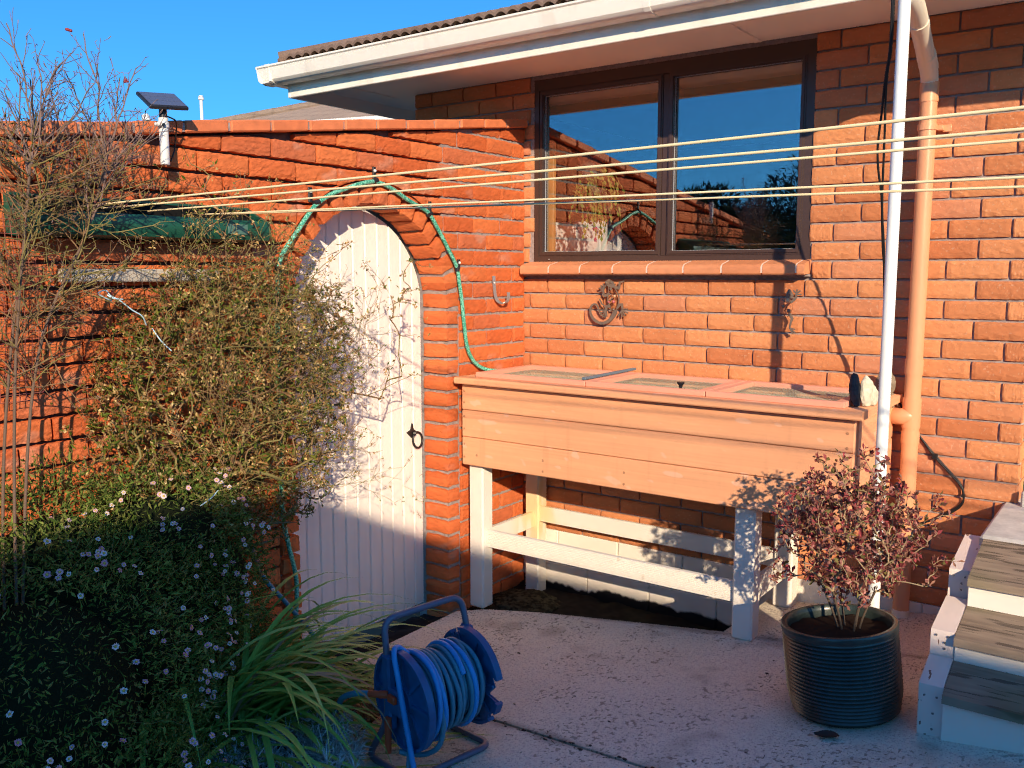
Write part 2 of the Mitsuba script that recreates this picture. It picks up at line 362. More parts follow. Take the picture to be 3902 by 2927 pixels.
# bricks: local x = length, z = height, y = depth with the split face at y = 0
def brick_grid(L, H, D, seed, rough, nu=14):
    rs = np.random.RandomState(seed)
    u = np.linspace(0, 1, nu + 1)
    def scallop(lo, hi):
        out = np.zeros(nu + 1); k = 0
        while k <= nu:
            w = rs.randint(2, 5); h0 = rs.uniform(.6, 1) * hi; h1 = rs.uniform(0, .5) * hi
            for j in range(w):
                if k + j <= nu: out[k + j] = lo + h1 + (h0 - h1) * (1 - j / w)
            k += w
        return out
    hb = scallop(.10, .30 + .06 * rough); ht = scallop(.06, .17 + .04 * rough)
    rows = [np.zeros(nu + 1), hb * .5, hb, np.full(nu + 1, .5) + rs.uniform(-.06, .06, nu + 1), 1 - ht, np.ones(nu + 1)]
    f = meshkit.fbm(np.stack([u * 3 + seed * 3.7, u * 0 + seed, u * 0], -1), 3, seed) - .5
    e = .0062 - .001 * rough
    amp = .0022 + .0045 * rough
    db = e * (1 + rs.uniform(-.3, .3, nu + 1)); dt = e * .8 * (1 + rs.uniform(-.4, .4, nu + 1))
    ys = [db, db * .42 + amp * .3 * f, rs.uniform(-.0012, .0008, nu + 1) * (1 + rough) + amp * f, amp * f, amp * f + rs.uniform(-.0008, .0008, nu + 1), dt]
    V = []
    for r_, y_ in zip(rows, ys): V.append(np.stack([u * L, y_ + (.003 * ((u < .01) | (u > .99))), r_ * H], -1))
    V = np.array(V); nr = len(rows)
    V[0, :, 2] += rs.uniform(0, .004 * (.4 + rough), nu + 1); V[-1, :, 2] -= rs.uniform(0, .003 * (.4 + rough), nu + 1)
    verts = V.reshape(-1, 3); idx = np.arange(nr * (nu + 1)).reshape(nr, nu + 1)
    F = []
    A, B, Cc, D_ = idx[:-1, :-1], idx[:-1, 1:], idx[1:, 1:], idx[1:, :-1]
    F += [np.stack([A, B, Cc], -1).reshape(-1, 3), np.stack([A, Cc, D_], -1).reshape(-1, 3)]
    loop = np.concatenate([idx[0, ::4], [idx[0, -1]] if (nu % 4) else [], idx[1:, -1], idx[-1, ::-1][4::4] if nu % 4 == 0 else idx[-1, :-1][::-4][0:], idx[-2:0:-1, 0]]).astype(int)
    loop = np.concatenate([idx[0, :], idx[1:, -1], idx[-1, -2::-1], idx[-2:0:-1, 0]])
    back = verts[loop].copy(); back[:, 1] = D
    o = len(verts); verts = np.vstack([verts, back]); n = len(loop); i = np.arange(n); j = (i + 1) % n
    F += [np.stack([loop[j], loop[i], o + i], -1), np.stack([loop[j], o + i, o + j], -1)]
    return verts, np.vstack(F)
def roughbox(sx, sy, sz, seed, amp=.003, rnd=.005):
    m = trimesh.creation.box((sx, sy, sz)).subdivide().subdivide()
    v = np.array(m.vertices); h = np.array([sx, sy, sz]) / 2
    near = (np.abs(np.abs(v) - h) < 1e-6).sum(1)
    v *= (1 - np.where(near >= 2, rnd, 0)[:, None] / h)
    v += (meshkit.fbm(np.stack([v * 25 + seed * 5.3 + k * 31 for k in range(3)], 0), 2, seed) - .5).T * amp * 2.6
    m.vertices = v; return m

# ------------------------------------------------------------------ ground
SL = 0.125
def gz(x): return SL * np.clip(x, -.3, 4.5)
def sheet(poly, step, off, ext=None, bump=0.0, seed=0):
    x0, y0, x1, y1 = poly.bounds
    nx, ny = max(2, int((x1 - x0) / step)), max(2, int((y1 - y0) / step))
    gx, gy = np.meshgrid(np.linspace(x0, x1, nx + 1), np.linspace(y0, y1, ny + 1), indexing='ij')
    v = np.stack([gx.ravel(), gy.ravel(), gz(gx.ravel()) + off], 1)
    if bump: v[:, 2] += (meshkit.fbm(v * 9 + seed, 4, seed) - .5) * bump
    i, j = np.meshgrid(np.arange(nx), np.arange(ny), indexing='ij'); a = i * (ny + 1) + j
    f = np.vstack([np.stack([a, a + ny + 1, a + ny + 2], -1).reshape(-1, 3), np.stack([a, a + ny + 2, a + 1], -1).reshape(-1, 3)])
    return trimesh.Trimesh(v, f, process=False)
gx = np.unique(np.concatenate([[-900, -300, -100, -40, -15, -6, -3, -1, -.3], np.linspace(-.3, 4.5, 7), [6, 10, 20, 60, 200, 900]]))
X, Y = np.meshgrid(gx, np.unique(np.concatenate([[-900, -200, -60, -20, -9, -5, -3], [-1, 0, 3, 8, 20, 80, 300, 900]])), indexing='ij')
gv = np.stack([X.ravel(), Y.ravel(), gz(X.ravel()) - .35], 1); ny = X.shape[1]
ii, jj = np.meshgrid(np.arange(X.shape[0] - 1), np.arange(ny - 1), indexing='ij'); aa = ii * ny + jj
struct('ground', trimesh.Trimesh(gv, np.vstack([np.stack([aa, aa + ny, aa + ny + 1], -1).reshape(-1, 3), np.stack([aa, aa + ny + 1, aa + 1], -1).reshape(-1, 3)]), process=False), 'earth', label='bare earth under the yard')
def slab(poly):
    m = prism(poly, .075); m = m.subdivide() if False else m
    v = np.array(m.vertices); v[:, 2] = v[:, 2] - .075 + gz(v[:, 0]); m.vertices = v; return m
rear_slab = Polygon([(.045, -1.46), (.04, -.69), (.08, -.665), (.18, -.61), (.5, -.562), (1.0, -.54), (1.48, -.525), (1.50, -.004), (2.60, -.004), (4.5, -.004), (4.5, -1.84), (1.76, -1.795), (1.04, -1.70), (.70, -1.62)])
front_slab = Polygon([(.55, -1.64), (.70, -1.632), (1.04, -1.714), (1.76, -1.809), (4.5, -1.853), (4.5, -7.2), (1.5, -7.2), (1.25, -3.2), (1.0, -2.6), (.72, -2.2)])
struct('concrete_path', slab(rear_slab), 'concrete', label='rear concrete slab in front of the planter box')
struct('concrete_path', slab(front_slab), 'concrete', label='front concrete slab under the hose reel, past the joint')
def flat_soil(x0, x1, y0, y1, z, bump, seed, step=.025, sl=0):
    m = sheet(sbox(x0, y0, x1, y1), step, 0); v = np.array(m.vertices)
    v[:, 2] = z + sl * gz(v[:, 0]) + (meshkit.fbm(v * 11 + seed, 4, seed) - .5) * bump; m.vertices = v; return m
labels['soil_strip'] = {'kind': 'structure', 'label': 'dark soil strip between the slab and the house wall'}
scene['soil_strip'] = mikit.ply(flat_soil(-.16, 1.51, -.70, .02, -.035, .05, 3), 'soil', True)
labels['soil_bed'] = {'kind': 'structure', 'label': 'dark soil of the planted bed along the garden wall'}
scene['soil_bed'] = mikit.ply(flat_soil(-.18, 1.2, -7.0, -.70, -.03, .06, 5, .05, 1), 'soil', True)

# ------------------------------------------------------------------ house
house = thing('house', 'single storey orange brick house with brown window, white gutter and cream soffit', 'house')
WX0, WX1, WZ0, WZ1 = .055, 1.630, 1.868, 2.872      # window opening
RX = 2.553                                          # right corner of the front wall
wallp = Polygon([(-.83, .315), (RX - .008, .315), (RX - .008, 2.90), (-.83, 2.90)]).difference(sbox(WX0, WZ0, WX1, WZ1))
wall = part(house, 'wall', cat([prism_xz(wallp, .017, .16), bevbox(-.822, -.70, .16, 6, .315, 2.9, .001), bevbox(RX - .13, RX - .008, .16, 1.4, .315, 2.9, .001)]), 'mortar')
L, H = HP - .010, CH - .010
def clip_brick(v, fn): v = v.copy(); fn(v); return v
NV = 9
hb_cache = {}
def house_shape(Lc, seed):
    kk = (round(Lc, 4), seed)
    if kk not in hb_cache:
        hb_cache[kk] = mikit.ply(trimesh.Trimesh(*brick_grid(Lc, H, .04, seed, 0.0), process=False), 'brick_house', False)
    return hb_cache[kk]
rs = np.random.RandomState(4)
bricks = []
for k in range(0, 30):
    z = 2.895 - CH * (k + 1) + .005
    par = k % 2
    for i in range(-5, 12):
        x0 = HX0 + HP * i - .1216 * par + .005; x1 = x0 + L
        pieces = [(x0, x1)]
        if z + H > WZ0 + .004 and z < WZ1:          # beside the window
            pieces = [(a, b) for a, b in ((x0, min(x1, WX0 + .002)), (max(x0, WX1 - .002), x1)) if b - a > .02]
            if z < WZ0: pieces = [(a, b) for a, b in ((x0, min(x1, .02)), (max(x0, WX1 + .01), x1)) if b - a > .02]
        if k == 12: pieces = [(a, b) for a, b in ((x0, min(x1, .004)), (max(x0, 1.646), x1)) if b - a > .02]
        for a, b in pieces:
            a, b = max(a, -.828), min(b, RX)
            if b - a < .02: continue
            bricks.append((a, b, z))
bricks.sort(key=lambda q: -q[0])
extra = []
for n, (a, b, z) in enumerate(bricks):
    Lc = b - a
    full = abs(Lc - L) < 1e-3
    sh = house_shape(L, rs.randint(NV)) if full else house_shape(Lc, 40 + rs.randint(2))
    vis = not (a < 0 and z < 2.45) and not (a < -.02)
    if vis and n < 296: part(wall, 'brick', None, None, tw=T().translate([a, rs.uniform(-.0015, .0015), z]), shape=sh)
    else:
        vv, ff = brick_grid(Lc, H, .04, int(rs.randint(NV)), 0.0, 8); extra.append(trimesh.Trimesh(vv + [a, 0, z], ff, process=False))
for k in range(30):                                  # left corner and right return seen end-on
    z = 2.895 - CH * (k + 1) + .005
    extra.append(bevbox(-.833, -.81, .0, .10 if k % 2 else .22, z, z + H, .004))
    for y in np.arange(.115, 1.2, .24): extra.append(bevbox(RX - .012, RX, y - .0 - (.12 if k % 2 else 0) + .005, y + .235 - (.12 if k % 2 else 0), z, z + H, .004))
part(wall, 'brickwork', cat(extra), 'brick_house', False, kind='stuff', label='shaded brickwork out of reach of the sun, near the eaves corner')
# window reveals (returning brick ends)
for sx, xa in ((0, WX0 - .105), (1, WX1 + .002)):
    pass
rev = part(wall, 'reveal', cat([bevbox(WX0 - .012, WX0 - .002, .02, .15, WZ0, WZ1, .001), bevbox(WX1 + .002, WX1 + .012, .02, .15, WZ0, WZ1, .001)]), 'mortar')
# foundation of painted blocks
fnd = part(house, 'foundation', bevbox(-.80, RX - .02, .02, .16, -.35, .318, .002), 'paint_foundation')
for r, (z0, z1) in enumerate(((.125, .316), (-.068, .119), (-.261, -.074))):
    x = .235 - .394 * 3 - (.197 if r % 2 else 0)
    while x < RX - .03:
        a, b = max(x + .003, -.79), min(x + .391, RX - .03)
        if b - a > .05: part(fnd, 'block', bevbox(a, b, .006, .06, z0, z1, .004), 'paint_foundation')
        x += .394
# window
win = part(house, 'window', prism_xz(sbox(WX0, WZ0, WX1, WZ1).difference(sbox(WX0 + .030, WZ0 + .028, WX1 - .045, WZ1 - .06)), .012, .075), 'aluminium_brown')
MX0, MX1 = .828, .892
part(win, 'mullion', cat([bevbox(MX0 + .0205, MX1 - .0045, .02, .078, WZ0 + .028, WZ1 - .06, .003)]), 'aluminium_brown')
def ring(x0, x1, z0, z1, w, y0, y1): return prism_xz(sbox(x0, z0, x1, z1).difference(sbox(x0 + w, z0 + w, x1 - w, z1 - w)), y0, y1)
PX = ((WX0 + .030, MX0 + .020, .028), (MX1 - .004, WX1 - .045, .024))
for q, (a, b, w) in enumerate(PX):
    zz0, zz1 = WZ0 + .028, WZ1 - .06
    yy = .018 if q == 0 else .008
    part(win, 'sash', cat([ring(a, b, zz0, zz1, w, yy, yy + .045), ring(a + .008, b - .008, zz0 + .008, zz1 - .008, w * .55, yy - .006, yy)]), 'aluminium_brown')
    part(win, 'seal', ring(a + w - .004, b - w + .004, zz0 + w - .004, zz1 - w + .004, .006, yy + .018, yy + .026), 'seal_grey')
    g = trimesh.Trimesh([[a + w - .002, yy + .03, zz0 + w - .002], [b - w + .002, yy + .03, zz0 + w - .002], [b - w + .002, yy + .03, zz1 - w + .002], [a + w - .002, yy + .03, zz1 - w + .002]], [[0, 1, 2], [0, 2, 3]], process=False)
    part(win, 'pane', g, 'glass', label='reflecting glass pane showing blue sky')
    part(win, 'roller_blind', bevbox(a - .02, b + .02, .105, .109, 2.742, 2.87, .0005), 'blind', label='rolled-up brown blind behind the glass')
part(win, 'timber_reveal', cat([bevbox(WX0 - .02, WX0 + .075, .095, .125, WZ0 - .02, 2.54, .003), bevbox(WX0 + .01, WX1 - .01, .095, .14, WZ0 - .03, WZ0 + .012, .003)]), 'timber_gold', label='golden timber reveal inside the window')
part(win, 'screw', sphere((.163, .004, 1.882), .004, 1), 'metal_galv')
# room behind the glass
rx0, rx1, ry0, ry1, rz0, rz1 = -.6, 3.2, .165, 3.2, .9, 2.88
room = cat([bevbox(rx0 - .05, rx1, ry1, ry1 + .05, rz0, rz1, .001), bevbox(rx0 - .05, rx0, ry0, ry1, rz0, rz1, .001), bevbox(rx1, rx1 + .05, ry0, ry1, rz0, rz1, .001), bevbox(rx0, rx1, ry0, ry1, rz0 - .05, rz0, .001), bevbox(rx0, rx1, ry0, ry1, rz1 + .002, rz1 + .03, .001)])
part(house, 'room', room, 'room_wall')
cab = thing('cupboard', 'white cupboard side standing indoors behind the bottom left of the window', 'cupboard')
solo(cab, bevbox(-.52, .075, .72, 1.0, .95, 2.135, .006), 'cabinet_white')
# sill of bull-nosed tiles
sillk = part(house, 'sill', prism_xz(Polygon([(.01, 1.79), (1.64, 1.79), (1.64, 1.80), (.01, 1.80)]), -.03, .06), 'mortar')
def sill_tile(x0, x1):
    pr = [(-.088, 1.806), (-.084, 1.799), (.06, 1.806), (.06, 1.872), (.012, 1.869), (-.068, 1.851), (-.079, 1.847), (-.086, 1.838), (-.089, 1.828)]
    return prism_yz(Polygon(pr), x0, x1)
sx = [.022] + [.219 + .2026 * i for i in range(7)] + [1.60]
for a, b in zip(sx[:-1], sx[1:]): part(sillk, 'tile', sill_tile(a + .005, b - .005), 'tile_sill', 25)
part(sillk, 'tile', sill_tile(1.603, 1.638), 'tile_sill', 25)
part(sillk, 'pointing', prism_yz(Polygon([(-.086, 1.806), (.055, 1.81), (.055, 1.8695), (.010, 1.8675), (-.068, 1.8495), (-.0835, 1.838), (-.0865, 1.828)]), .026, 1.634), pbr('pointing_pale', (.62, .50, .42), .9))
# soffit, fascia, gutter, roof
EX0, EX1 = -1.215, 5.2
part(house, 'soffit', cat([bevbox(EX0, EX1, -.632, .004, 2.893, 2.90, .001), bevbox(EX0, -.826, .004, 6, 2.893, 2.90, .001)]), 'paint_soffit')
for x in (-1.0, 1.35, 3.7): part(house, 'soffit_joint', bevbox(x - .02, x + .02, -.632, -.003, 2.888, 2.893, .002), 'paint_soffit')
fas = part(house, 'fascia', cat([bevbox(EX0 - .002, EX1, -.652, -.632, 2.820, 2.975, .003), bevbox(EX0 - .022, EX0 - .002, -.652, 6, 2.820, 2.975, .003)]), 'paint_gutter')
gp = [(-.662, 2.972), (-.660, 2.898), (-.672, 2.890), (-.728, 2.889), (-.748, 2.896), (-.762, 2.910), (-.771, 2.95), (-.776, 2.972), (-.784, 2.978), (-.784, 2.987), (-.774, 2.990), (-.768, 2.984), (-.765, 2.95), (-.757, 2.914), (-.744, 2.902), (-.728, 2.896), (-.674, 2.897), (-.667, 2.903), (-.667, 2.972)]
gut = part(house, 'gutter', prism_yz(Polygon(gp), -1.345, EX1), 'paint_gutter', 30, label='cream white gutter along the eaves')
side = [(-(y) - 2.0, z) for y, z in gp]
gl = prism_xz(Polygon([(EX0 - .022 + (y + .652), z) for y, z in gp]), -.775, 6)
part(gut, 'side_run', gl, 'paint_gutter', 30)
part(gut, 'end_cap', prism_yz(Polygon([(-.664, 2.972), (-.662, 2.894), (-.728, 2.890), (-.748, 2.897), (-.762, 2.911), (-.771, 2.95), (-.777, 2.975)]), -1.347, -1.343), 'paint_gutter')
for x in (1.155, -1.262, 3.4):
    o = Polygon(gp).buffer(.0025)
    part(gut, 'joint_clip', prism_yz(o, x - .016, x + .016), 'paint_gutter', 30)
RP = math.tan(math.radians(17.3))
def roof_grid(x0, x1, n, y0, y1, m_, z0, amp):
    xs = np.linspace(x0, x1, n); out = []
    ys = np.linspace(y0, y1, m_)
    Xg, Yg = np.meshgrid(xs, ys, indexing='ij')
    w = amp * np.abs(np.sin(np.pi * (Xg - .02) / .0672)) ** .8
    Z = z0 + (Yg + .745) * RP + w
    return Xg, Yg, Z
def solidify(Xg, Yg, Z, th):
    n, m_ = Xg.shape; top = np.stack([Xg, Yg, Z], -1).reshape(-1, 3); bot = top - [0, 0, th]
    i, j = np.meshgrid(np.arange(n - 1), np.arange(m_ - 1), indexing='ij'); a = (i * m_ + j)
    f = np.vstack([np.stack([a, a + m_, a + m_ + 1], -1).reshape(-1, 3), np.stack([a, a + m_ + 1, a + 1], -1).reshape(-1, 3)])
    N = n * m_; loop = np.concatenate([np.arange(n) * m_, (n - 1) * m_ + np.arange(1, m_), (np.arange(n - 2, -1, -1)) * m_ + m_ - 1, np.arange(m_ - 2, 0, -1)])
    l2 = np.roll(loop, -1); s = np.vstack([np.stack([l2, loop, loop + N], 1), np.stack([l2, loop + N, l2 + N], 1)])
    return trimesh.Trimesh(np.vstack([top, bot]), np.vstack([f, f[:, ::-1] + N, s]), process=False)
zr = 3.003
roof = part(house, 'roof', None or trimesh.Trimesh([[-1.20, -.70, zr - .01], [5.2, -.70, zr - .01], [5.2, 3.3, zr - .01 + 4 * RP], [2.8, 3.3, zr - .01 + 4 * RP], [-1.20, 7.3, zr - .01]], [[0, 1, 2], [0, 2, 3], [0, 3, 4]], process=False), 'roof_tile')
tw_ = .4032
for i in range(15):
    x0 = -1.165 + i * tw_
    part(roof, 'tile', solidify(*roof_grid(x0 + .001, x0 + tw_ - .001, 37, -.757, -.36, 3, zr + .012, .022), .016), 'roof_tile', 40)
row = []
for c in range(1, 9):
    y0 = -.757 + .37 * c
    row.append(solidify(*roof_grid(-1.13 + .37 * c, 4.9, 300, y0, y0 + .40, 2, zr + .012 + .012, .022), .014))
part(roof, 'upper_tiles', cat(row), 'roof_tile', 40, kind='stuff')
d = np.array([1, 1, RP]); hip = [np.array([-1.175, -.735, zr + .004]) + d * t for t in np.linspace(-.01, 3.8, 12)]
part(roof, 'hip_capping', cat([tube([a + [0, 0, .0], b + unit(b - a) * .03 + [0, 0, .006]], [.052, .050], 12) for a, b in zip(hip[:-1], hip[1:])]), 'roof_tile', 40)
part(roof, 'hip_end', bevbox(-1.20, -1.15, -.76, -.70, 2.97, 3.022, .01), 'roof_tile')
# downpipe
DX, DY, R = 2.131, -.070, .0345
bend = spline([(DX, DY, 2.53), (DX, DY, 2.60), (DX, DY - .03, 2.655), (DX + .003, DY - .10, 2.69)], 6)
dp = part(house, 'downpipe', tube([(DX, DY, .22), (DX, DY, 2.60)], R, 24), 'pipe_orange', 40, label='terracotta orange downpipe with a cream upper bend')
part(dp, 'upper_bend', tube(spline([(DX, DY, 2.585), (DX, DY - .008, 2.612), (DX + .004, DY - .05, 2.640), (DX + .018, -.28, 2.692), (DX + .045, -.56, 2.762), (DX + .052, -.665, 2.792), (DX + .055, -.708, 2.83), (DX + .055, -.712, 2.888)], 6), R + .0005, 24), 'pipe_cream', 40, label='cream upper bend of the downpipe')
part(dp, 'collar', tube([(DX + .0155, -.24, 2.6825), (DX + .0035, -.118, 2.652)], R + .003, 24), 'pipe_cream', 40); part(dp, 'collar', tube([(DX + .036, -.47, 2.739), (DX + .040, -.51, 2.749)], R + .0035, 24), 'pipe_cream', 40)
for a, b in ((1.367, 1.431), (1.062, 1.113), (2.52, 2.60), (2.405, 2.43)): part(dp, 'socket', tube([(DX, DY, a), (DX, DY, b)], R + .0035, 24), 'pipe_orange', 40)
part(dp, 'branch', tube(spline([(DX, DY, 1.182), (DX - .02, DY - .01, 1.180), (DX - .055, DY - .005, 1.176), (DX - .14, -.01, 1.172), (DX - .17, .01, 1.172)], 6), .037, 20), 'pipe_orange', 40, label='curved branch pipe joining the downpipe')
part(dp, 'tee_socket', tube([(DX, DY, 1.13), (DX, DY, 1.262)], R + .004, 24), 'pipe_orange', 40)
br = part(dp, 'bracket', cat([tube([(DX, DY, 2.404), (DX, DY, 2.427)], R + .005, 24), bevbox(DX + .03, DX + .058, -.05, -.02, 2.404, 2.427, .003), bevbox(DX + .05, DX + .085, -.02, -.010, 2.400, 2.430, .004)]), 'pipe_orange', 40)
part(dp, 'foot', tube([(DX, DY, .215), (DX, DY, .30)], R + .003, 24), 'pipe_cream', 40)
# porch landing, rear porch wall
part(house, 'porch_slab', cat([bevbox(2.5, 5.2, -.60, 1.4, -.1, .835, .012), bevbox(2.57, 2.60, -.05, .0, .83, .90, .012)]), 'render_grey', label='grey rendered porch block at the top of the steps')
part(house, 'porch_wall', bevbox(RX - .1, 5.2, 1.25, 1.4, .8, 2.9, .002), 'brick_far')

# ------------------------------------------------------------------ garden wall with the arched door
gwall = thing('garden_wall', 'rough orange brick garden wall with sloping capping and arched door', 'wall')
AY, AZ, AR = -1.205, 1.617, .500
def captop(y): return 2.666 + .1362 * np.asarray(y)
def capbot(y): return captop(y) - .047
YL = -7.3
arch = [(AY + .520 * math.cos(a), AZ + .520 * math.sin(a)) for a in np.linspace(0, math.pi, 40)]
hole = Polygon([(AY - .520, -.4), (AY + .520, -.4)] + arch)
gp_ = Polygon([(YL, -.4), (-.002, -.4), (-.002, float(capbot(0))), (YL, float(capbot(YL)))]).difference(hole)
def mort2(p, n, uv): return mix(C(.055, .045, .04), C(.20, .17, .15), fbm(p.x * 70, p.y * 70, p.z * 70, 3) * smoothstep(-3.2, -1.2, p.y) + .1)  # shade of the raked joints put into the mortar colour, darker leftwards
part(gwall, 'core', prism_yz(gp_.intersection(sbox(-9, -1, -.72, 4)), -.225, -.040), pbr('mortar_shaded', mikit.proc(mort2), .95, spec=.05))
part(gwall, 'core', prism_yz(gp_.intersection(sbox(-.7199, -1, 1, 4)), -.226, -.0125), 'mortar')
rs = np.random.RandomState(11)
RA = .614
def garden_clip(v, yc):
    lim = capbot(v[:, 1]) - .008
    v[:, 2] = np.minimum(v[:, 2], lim)
    dy, dz = v[:, 1] - AY, v[:, 2] - AZ
    up = dz > 0
    r = np.hypot(dy, dz); ins = up & (r < RA)
    s = RA / np.maximum(r, 1e-6)
    v[ins, 1] = AY + (dy * s)[ins]; v[ins, 2] = AZ + (dz * s)[ins]
    low = (~up) & (np.abs(dy) < RA)
    v[low, 1] = AY + np.sign(yc - AY) * RA
    v[:, 2] = np.minimum(v[:, 2], capbot(v[:, 1]) - .008)
gb_cache, gextra = {}, []
gb = []
for k in range(-5, 31):
    z = GZ0 - CH * (k + 1) + .006
    par = k % 2
    for i in range(0, 31):
        y1 = -.1185 - .24 * (i - 1) - (.118 if par else 0) - .005 if False else -.116 - .116 * par - .24 * (i - 1) - .005
        y0 = y1 - .23; y1 = min(y1, -.004)
        if y1 - y0 < .02 or z > capbot(y0 / 2 + y1 / 2) - .025 or y0 < YL: continue
        yc, zc = (y0 + y1) / 2, z + .037
        if z < AZ + .0 and abs(yc - AY) < RA + .115:      # cut at the straight jambs
            if abs(yc - AY) < RA - .1: continue
            if yc > AY: y0 = max(y0, AY + RA)
            else: y1 = min(y1, AY - RA)
            if y1 - y0 < .02: continue
        gb.append((y0, y1, z))
gb.sort(key=lambda q: -q[0])
cnt = 0
for (y0, y1, z) in gb:
    Lc = y1 - y0; yc = (y0 + y1) / 2
    corners = np.array([[0, y, zz] for y in (y0, yc, y1) for zz in (z, z + .075)])
    rr = np.hypot(corners[:, 1] - AY, corners[:, 2] - AZ)
    cut = ((rr < RA) & (corners[:, 2] > AZ)).any() or (corners[:, 2] > capbot(corners[:, 1]) - .008).any()
    if ((rr < RA - .02) & (corners[:, 2] > AZ)).all(): continue
    seed = int(rs.randint(14))
    dx = rs.uniform(-.004, .004)
    view = y1 > -3.05 and z > -.1
    if not cut and abs(Lc - .23) < 1e-3 and view and cnt < 300:
        if seed not in gb_cache:
            v, f = brick_grid(.23, .0765, .05, seed + 100, 1.0); gb_cache[seed] = mikit.ply(trimesh.Trimesh(np.stack([-v[:, 1], v[:, 0], v[:, 2]], 1), f, process=False), 'brick_garden', 12)
        part(gwall, 'brick', None, None, tw=T().translate([dx, y0, z]), shape=gb_cache[seed]); cnt += 1
        continue
    v, f = brick_grid(Lc, .0765, .05, seed + 100, 1.0, 14 if view else 6)
    v = np.stack([-v[:, 1] + dx, v[:, 0] + y0, v[:, 2] + z], 1)
    if cut:
        garden_clip(v, yc)
        if np.ptp(v[:, 2]) < .012: continue
    m = trimesh.Trimesh(v, f, process=False)
    if view and cnt < 300: part(gwall, 'brick', m, 'brick_garden', 12); cnt += 1
    else: gextra.append(m)
if gextra: part(gwall, 'brickwork', cat(gextra), 'brick_garden', kind='stuff')
# arch ring and jamb bricks
for i in range(18):
    a = math.radians(5 + 10 * i)
    m = roughbox(.17, .083, .108, 200 + i, .0045, .006)
    r_ = AR + .056 + rs.uniform(-.003, .003); ca_, sa_ = math.cos(a), math.sin(a)
    v = np.array(m.vertices); tp = 1 + v[:, 2:3] * .9; v[:, 1:2] *= tp
    v = np.stack([v[:, 0] - .083 + rs.uniform(-.003, .006), AY + ca_ * (r_ + v[:, 2]) - sa_ * v[:, 1], AZ + sa_ * (r_ + v[:, 2]) + ca_ * v[:, 1]], 1)
    m.vertices = v; part(gwall, 'arch_brick', m, 'brick_garden', 28)
for sgn in (1, -1):
    k = 0
    zb = -.12
    z = 1.617 - CH
    while z > -.12:
        m = roughbox(.170, .100, .075, 300 + k + 50 * (sgn > 0), .0045, .005)
        m.apply_translation([-.083 + rs.uniform(-.003, .003), AY + sgn * (AR + .051 + rs.uniform(-.003, .003)), z + .043])
        part(gwall, 'jamb_brick', m, 'brick_garden', 28); z -= CH; k += 1
# capping bricks on the slope
y = -.010; i = 0
while y > YL + .2:
    a, b = y - .198, y
    m = bevbox(-.235, .030 + rs.uniform(-.003, .003), a + .004, b - .004, -.045, 0, .005)
    m = m.subdivide(); v = np.array(m.vertices); v += (meshkit.fbm(v * 20 + i, 2, i)[:, None] - .5) * .004
    v[:, 2] += captop(v[:, 1]) + rs.uniform(-.002, .002); m.vertices = v
    part(gwall, 'capping_brick', m, 'brick_cap', 30); y -= .201; i += 1
cm = prism_yz(Polygon([(YL, float(captop(YL)) - .04), (0, float(captop(0)) - .04), (0, float(captop(0)) - .008), (YL, float(captop(YL)) - .008)]), -.228, .022)
part(gwall, 'capping_mortar', cm, 'mortar')
# the boarded door
door = part(gwall, 'door', prism_yz(hole.buffer(-.027).intersection(sbox(-3, .02, 0, 3)), -.20, -.178), 'paint_door', label='cream painted arched door of narrow upright boards')
def board(y0, y1):
    b = .0055; w = np.array([(y0 + .0012, -.178), (y0 + .0012, -.165 - b), (y0 + .0012 + b, -.165)] + [(y, -.165) for y in np.linspace(y0 + .012, y1 - .012, 4)] + [(y1 - .0012 - b, -.165), (y1 - .0012, -.165 - b), (y1 - .0012, -.178)])
    rr = .492; dyv = np.clip(np.abs(w[:, 0] - AY), 0, rr - 1e-4); top = AZ + np.sqrt(rr ** 2 - dyv ** 2)
    n = len(w); v = np.vstack([np.stack([w[:, 1], w[:, 0], np.full(n, .022)], 1), np.stack([w[:, 1], w[:, 0], top], 1)])
    i = np.arange(n - 1)
    f = np.vstack([np.stack([i, i + 1, i + n + 1], 1), np.stack([i, i + n + 1, i + n], 1)])
    f = np.vstack([f, [[n, n + j, n + j + 1] for j in range(1, n - 1)]])
    return trimesh.Trimesh(v, f, process=False)
y = -.7853 + .0825 * 1
edges = [-.714] + [-.7866 - .0825 * j for j in range(11)] + [-1.697]
for a, b in zip(edges[1:], edges[:-1]): part(door, 'board', board(max(a, -1.697), b), 'paint_door')
rg = [(-.148 - .004 * math.sin(t), -.772 + .036 * math.cos(t), .930 + .041 * math.sin(t)) for t in np.linspace(0, 2 * math.pi, 26)]
part(door, 'ring_handle', tube(rg, .0058, 8, False), 'black_iron', True, label='black iron ring handle')
stud = [Polygon([(-.842, .976), (-.812, .988), (-.800, 1.024), (-.790, .988), (-.764, .972), (-.785, .952), (-.800, .940), (-.818, .955)])]
part(door, 'handle_plate', cat([prism_yz(stud[0], -.1655, -.157), tube([(-.158, -.795, .967), (-.146, -.785, .967)], .011, 10)]), 'black_iron')

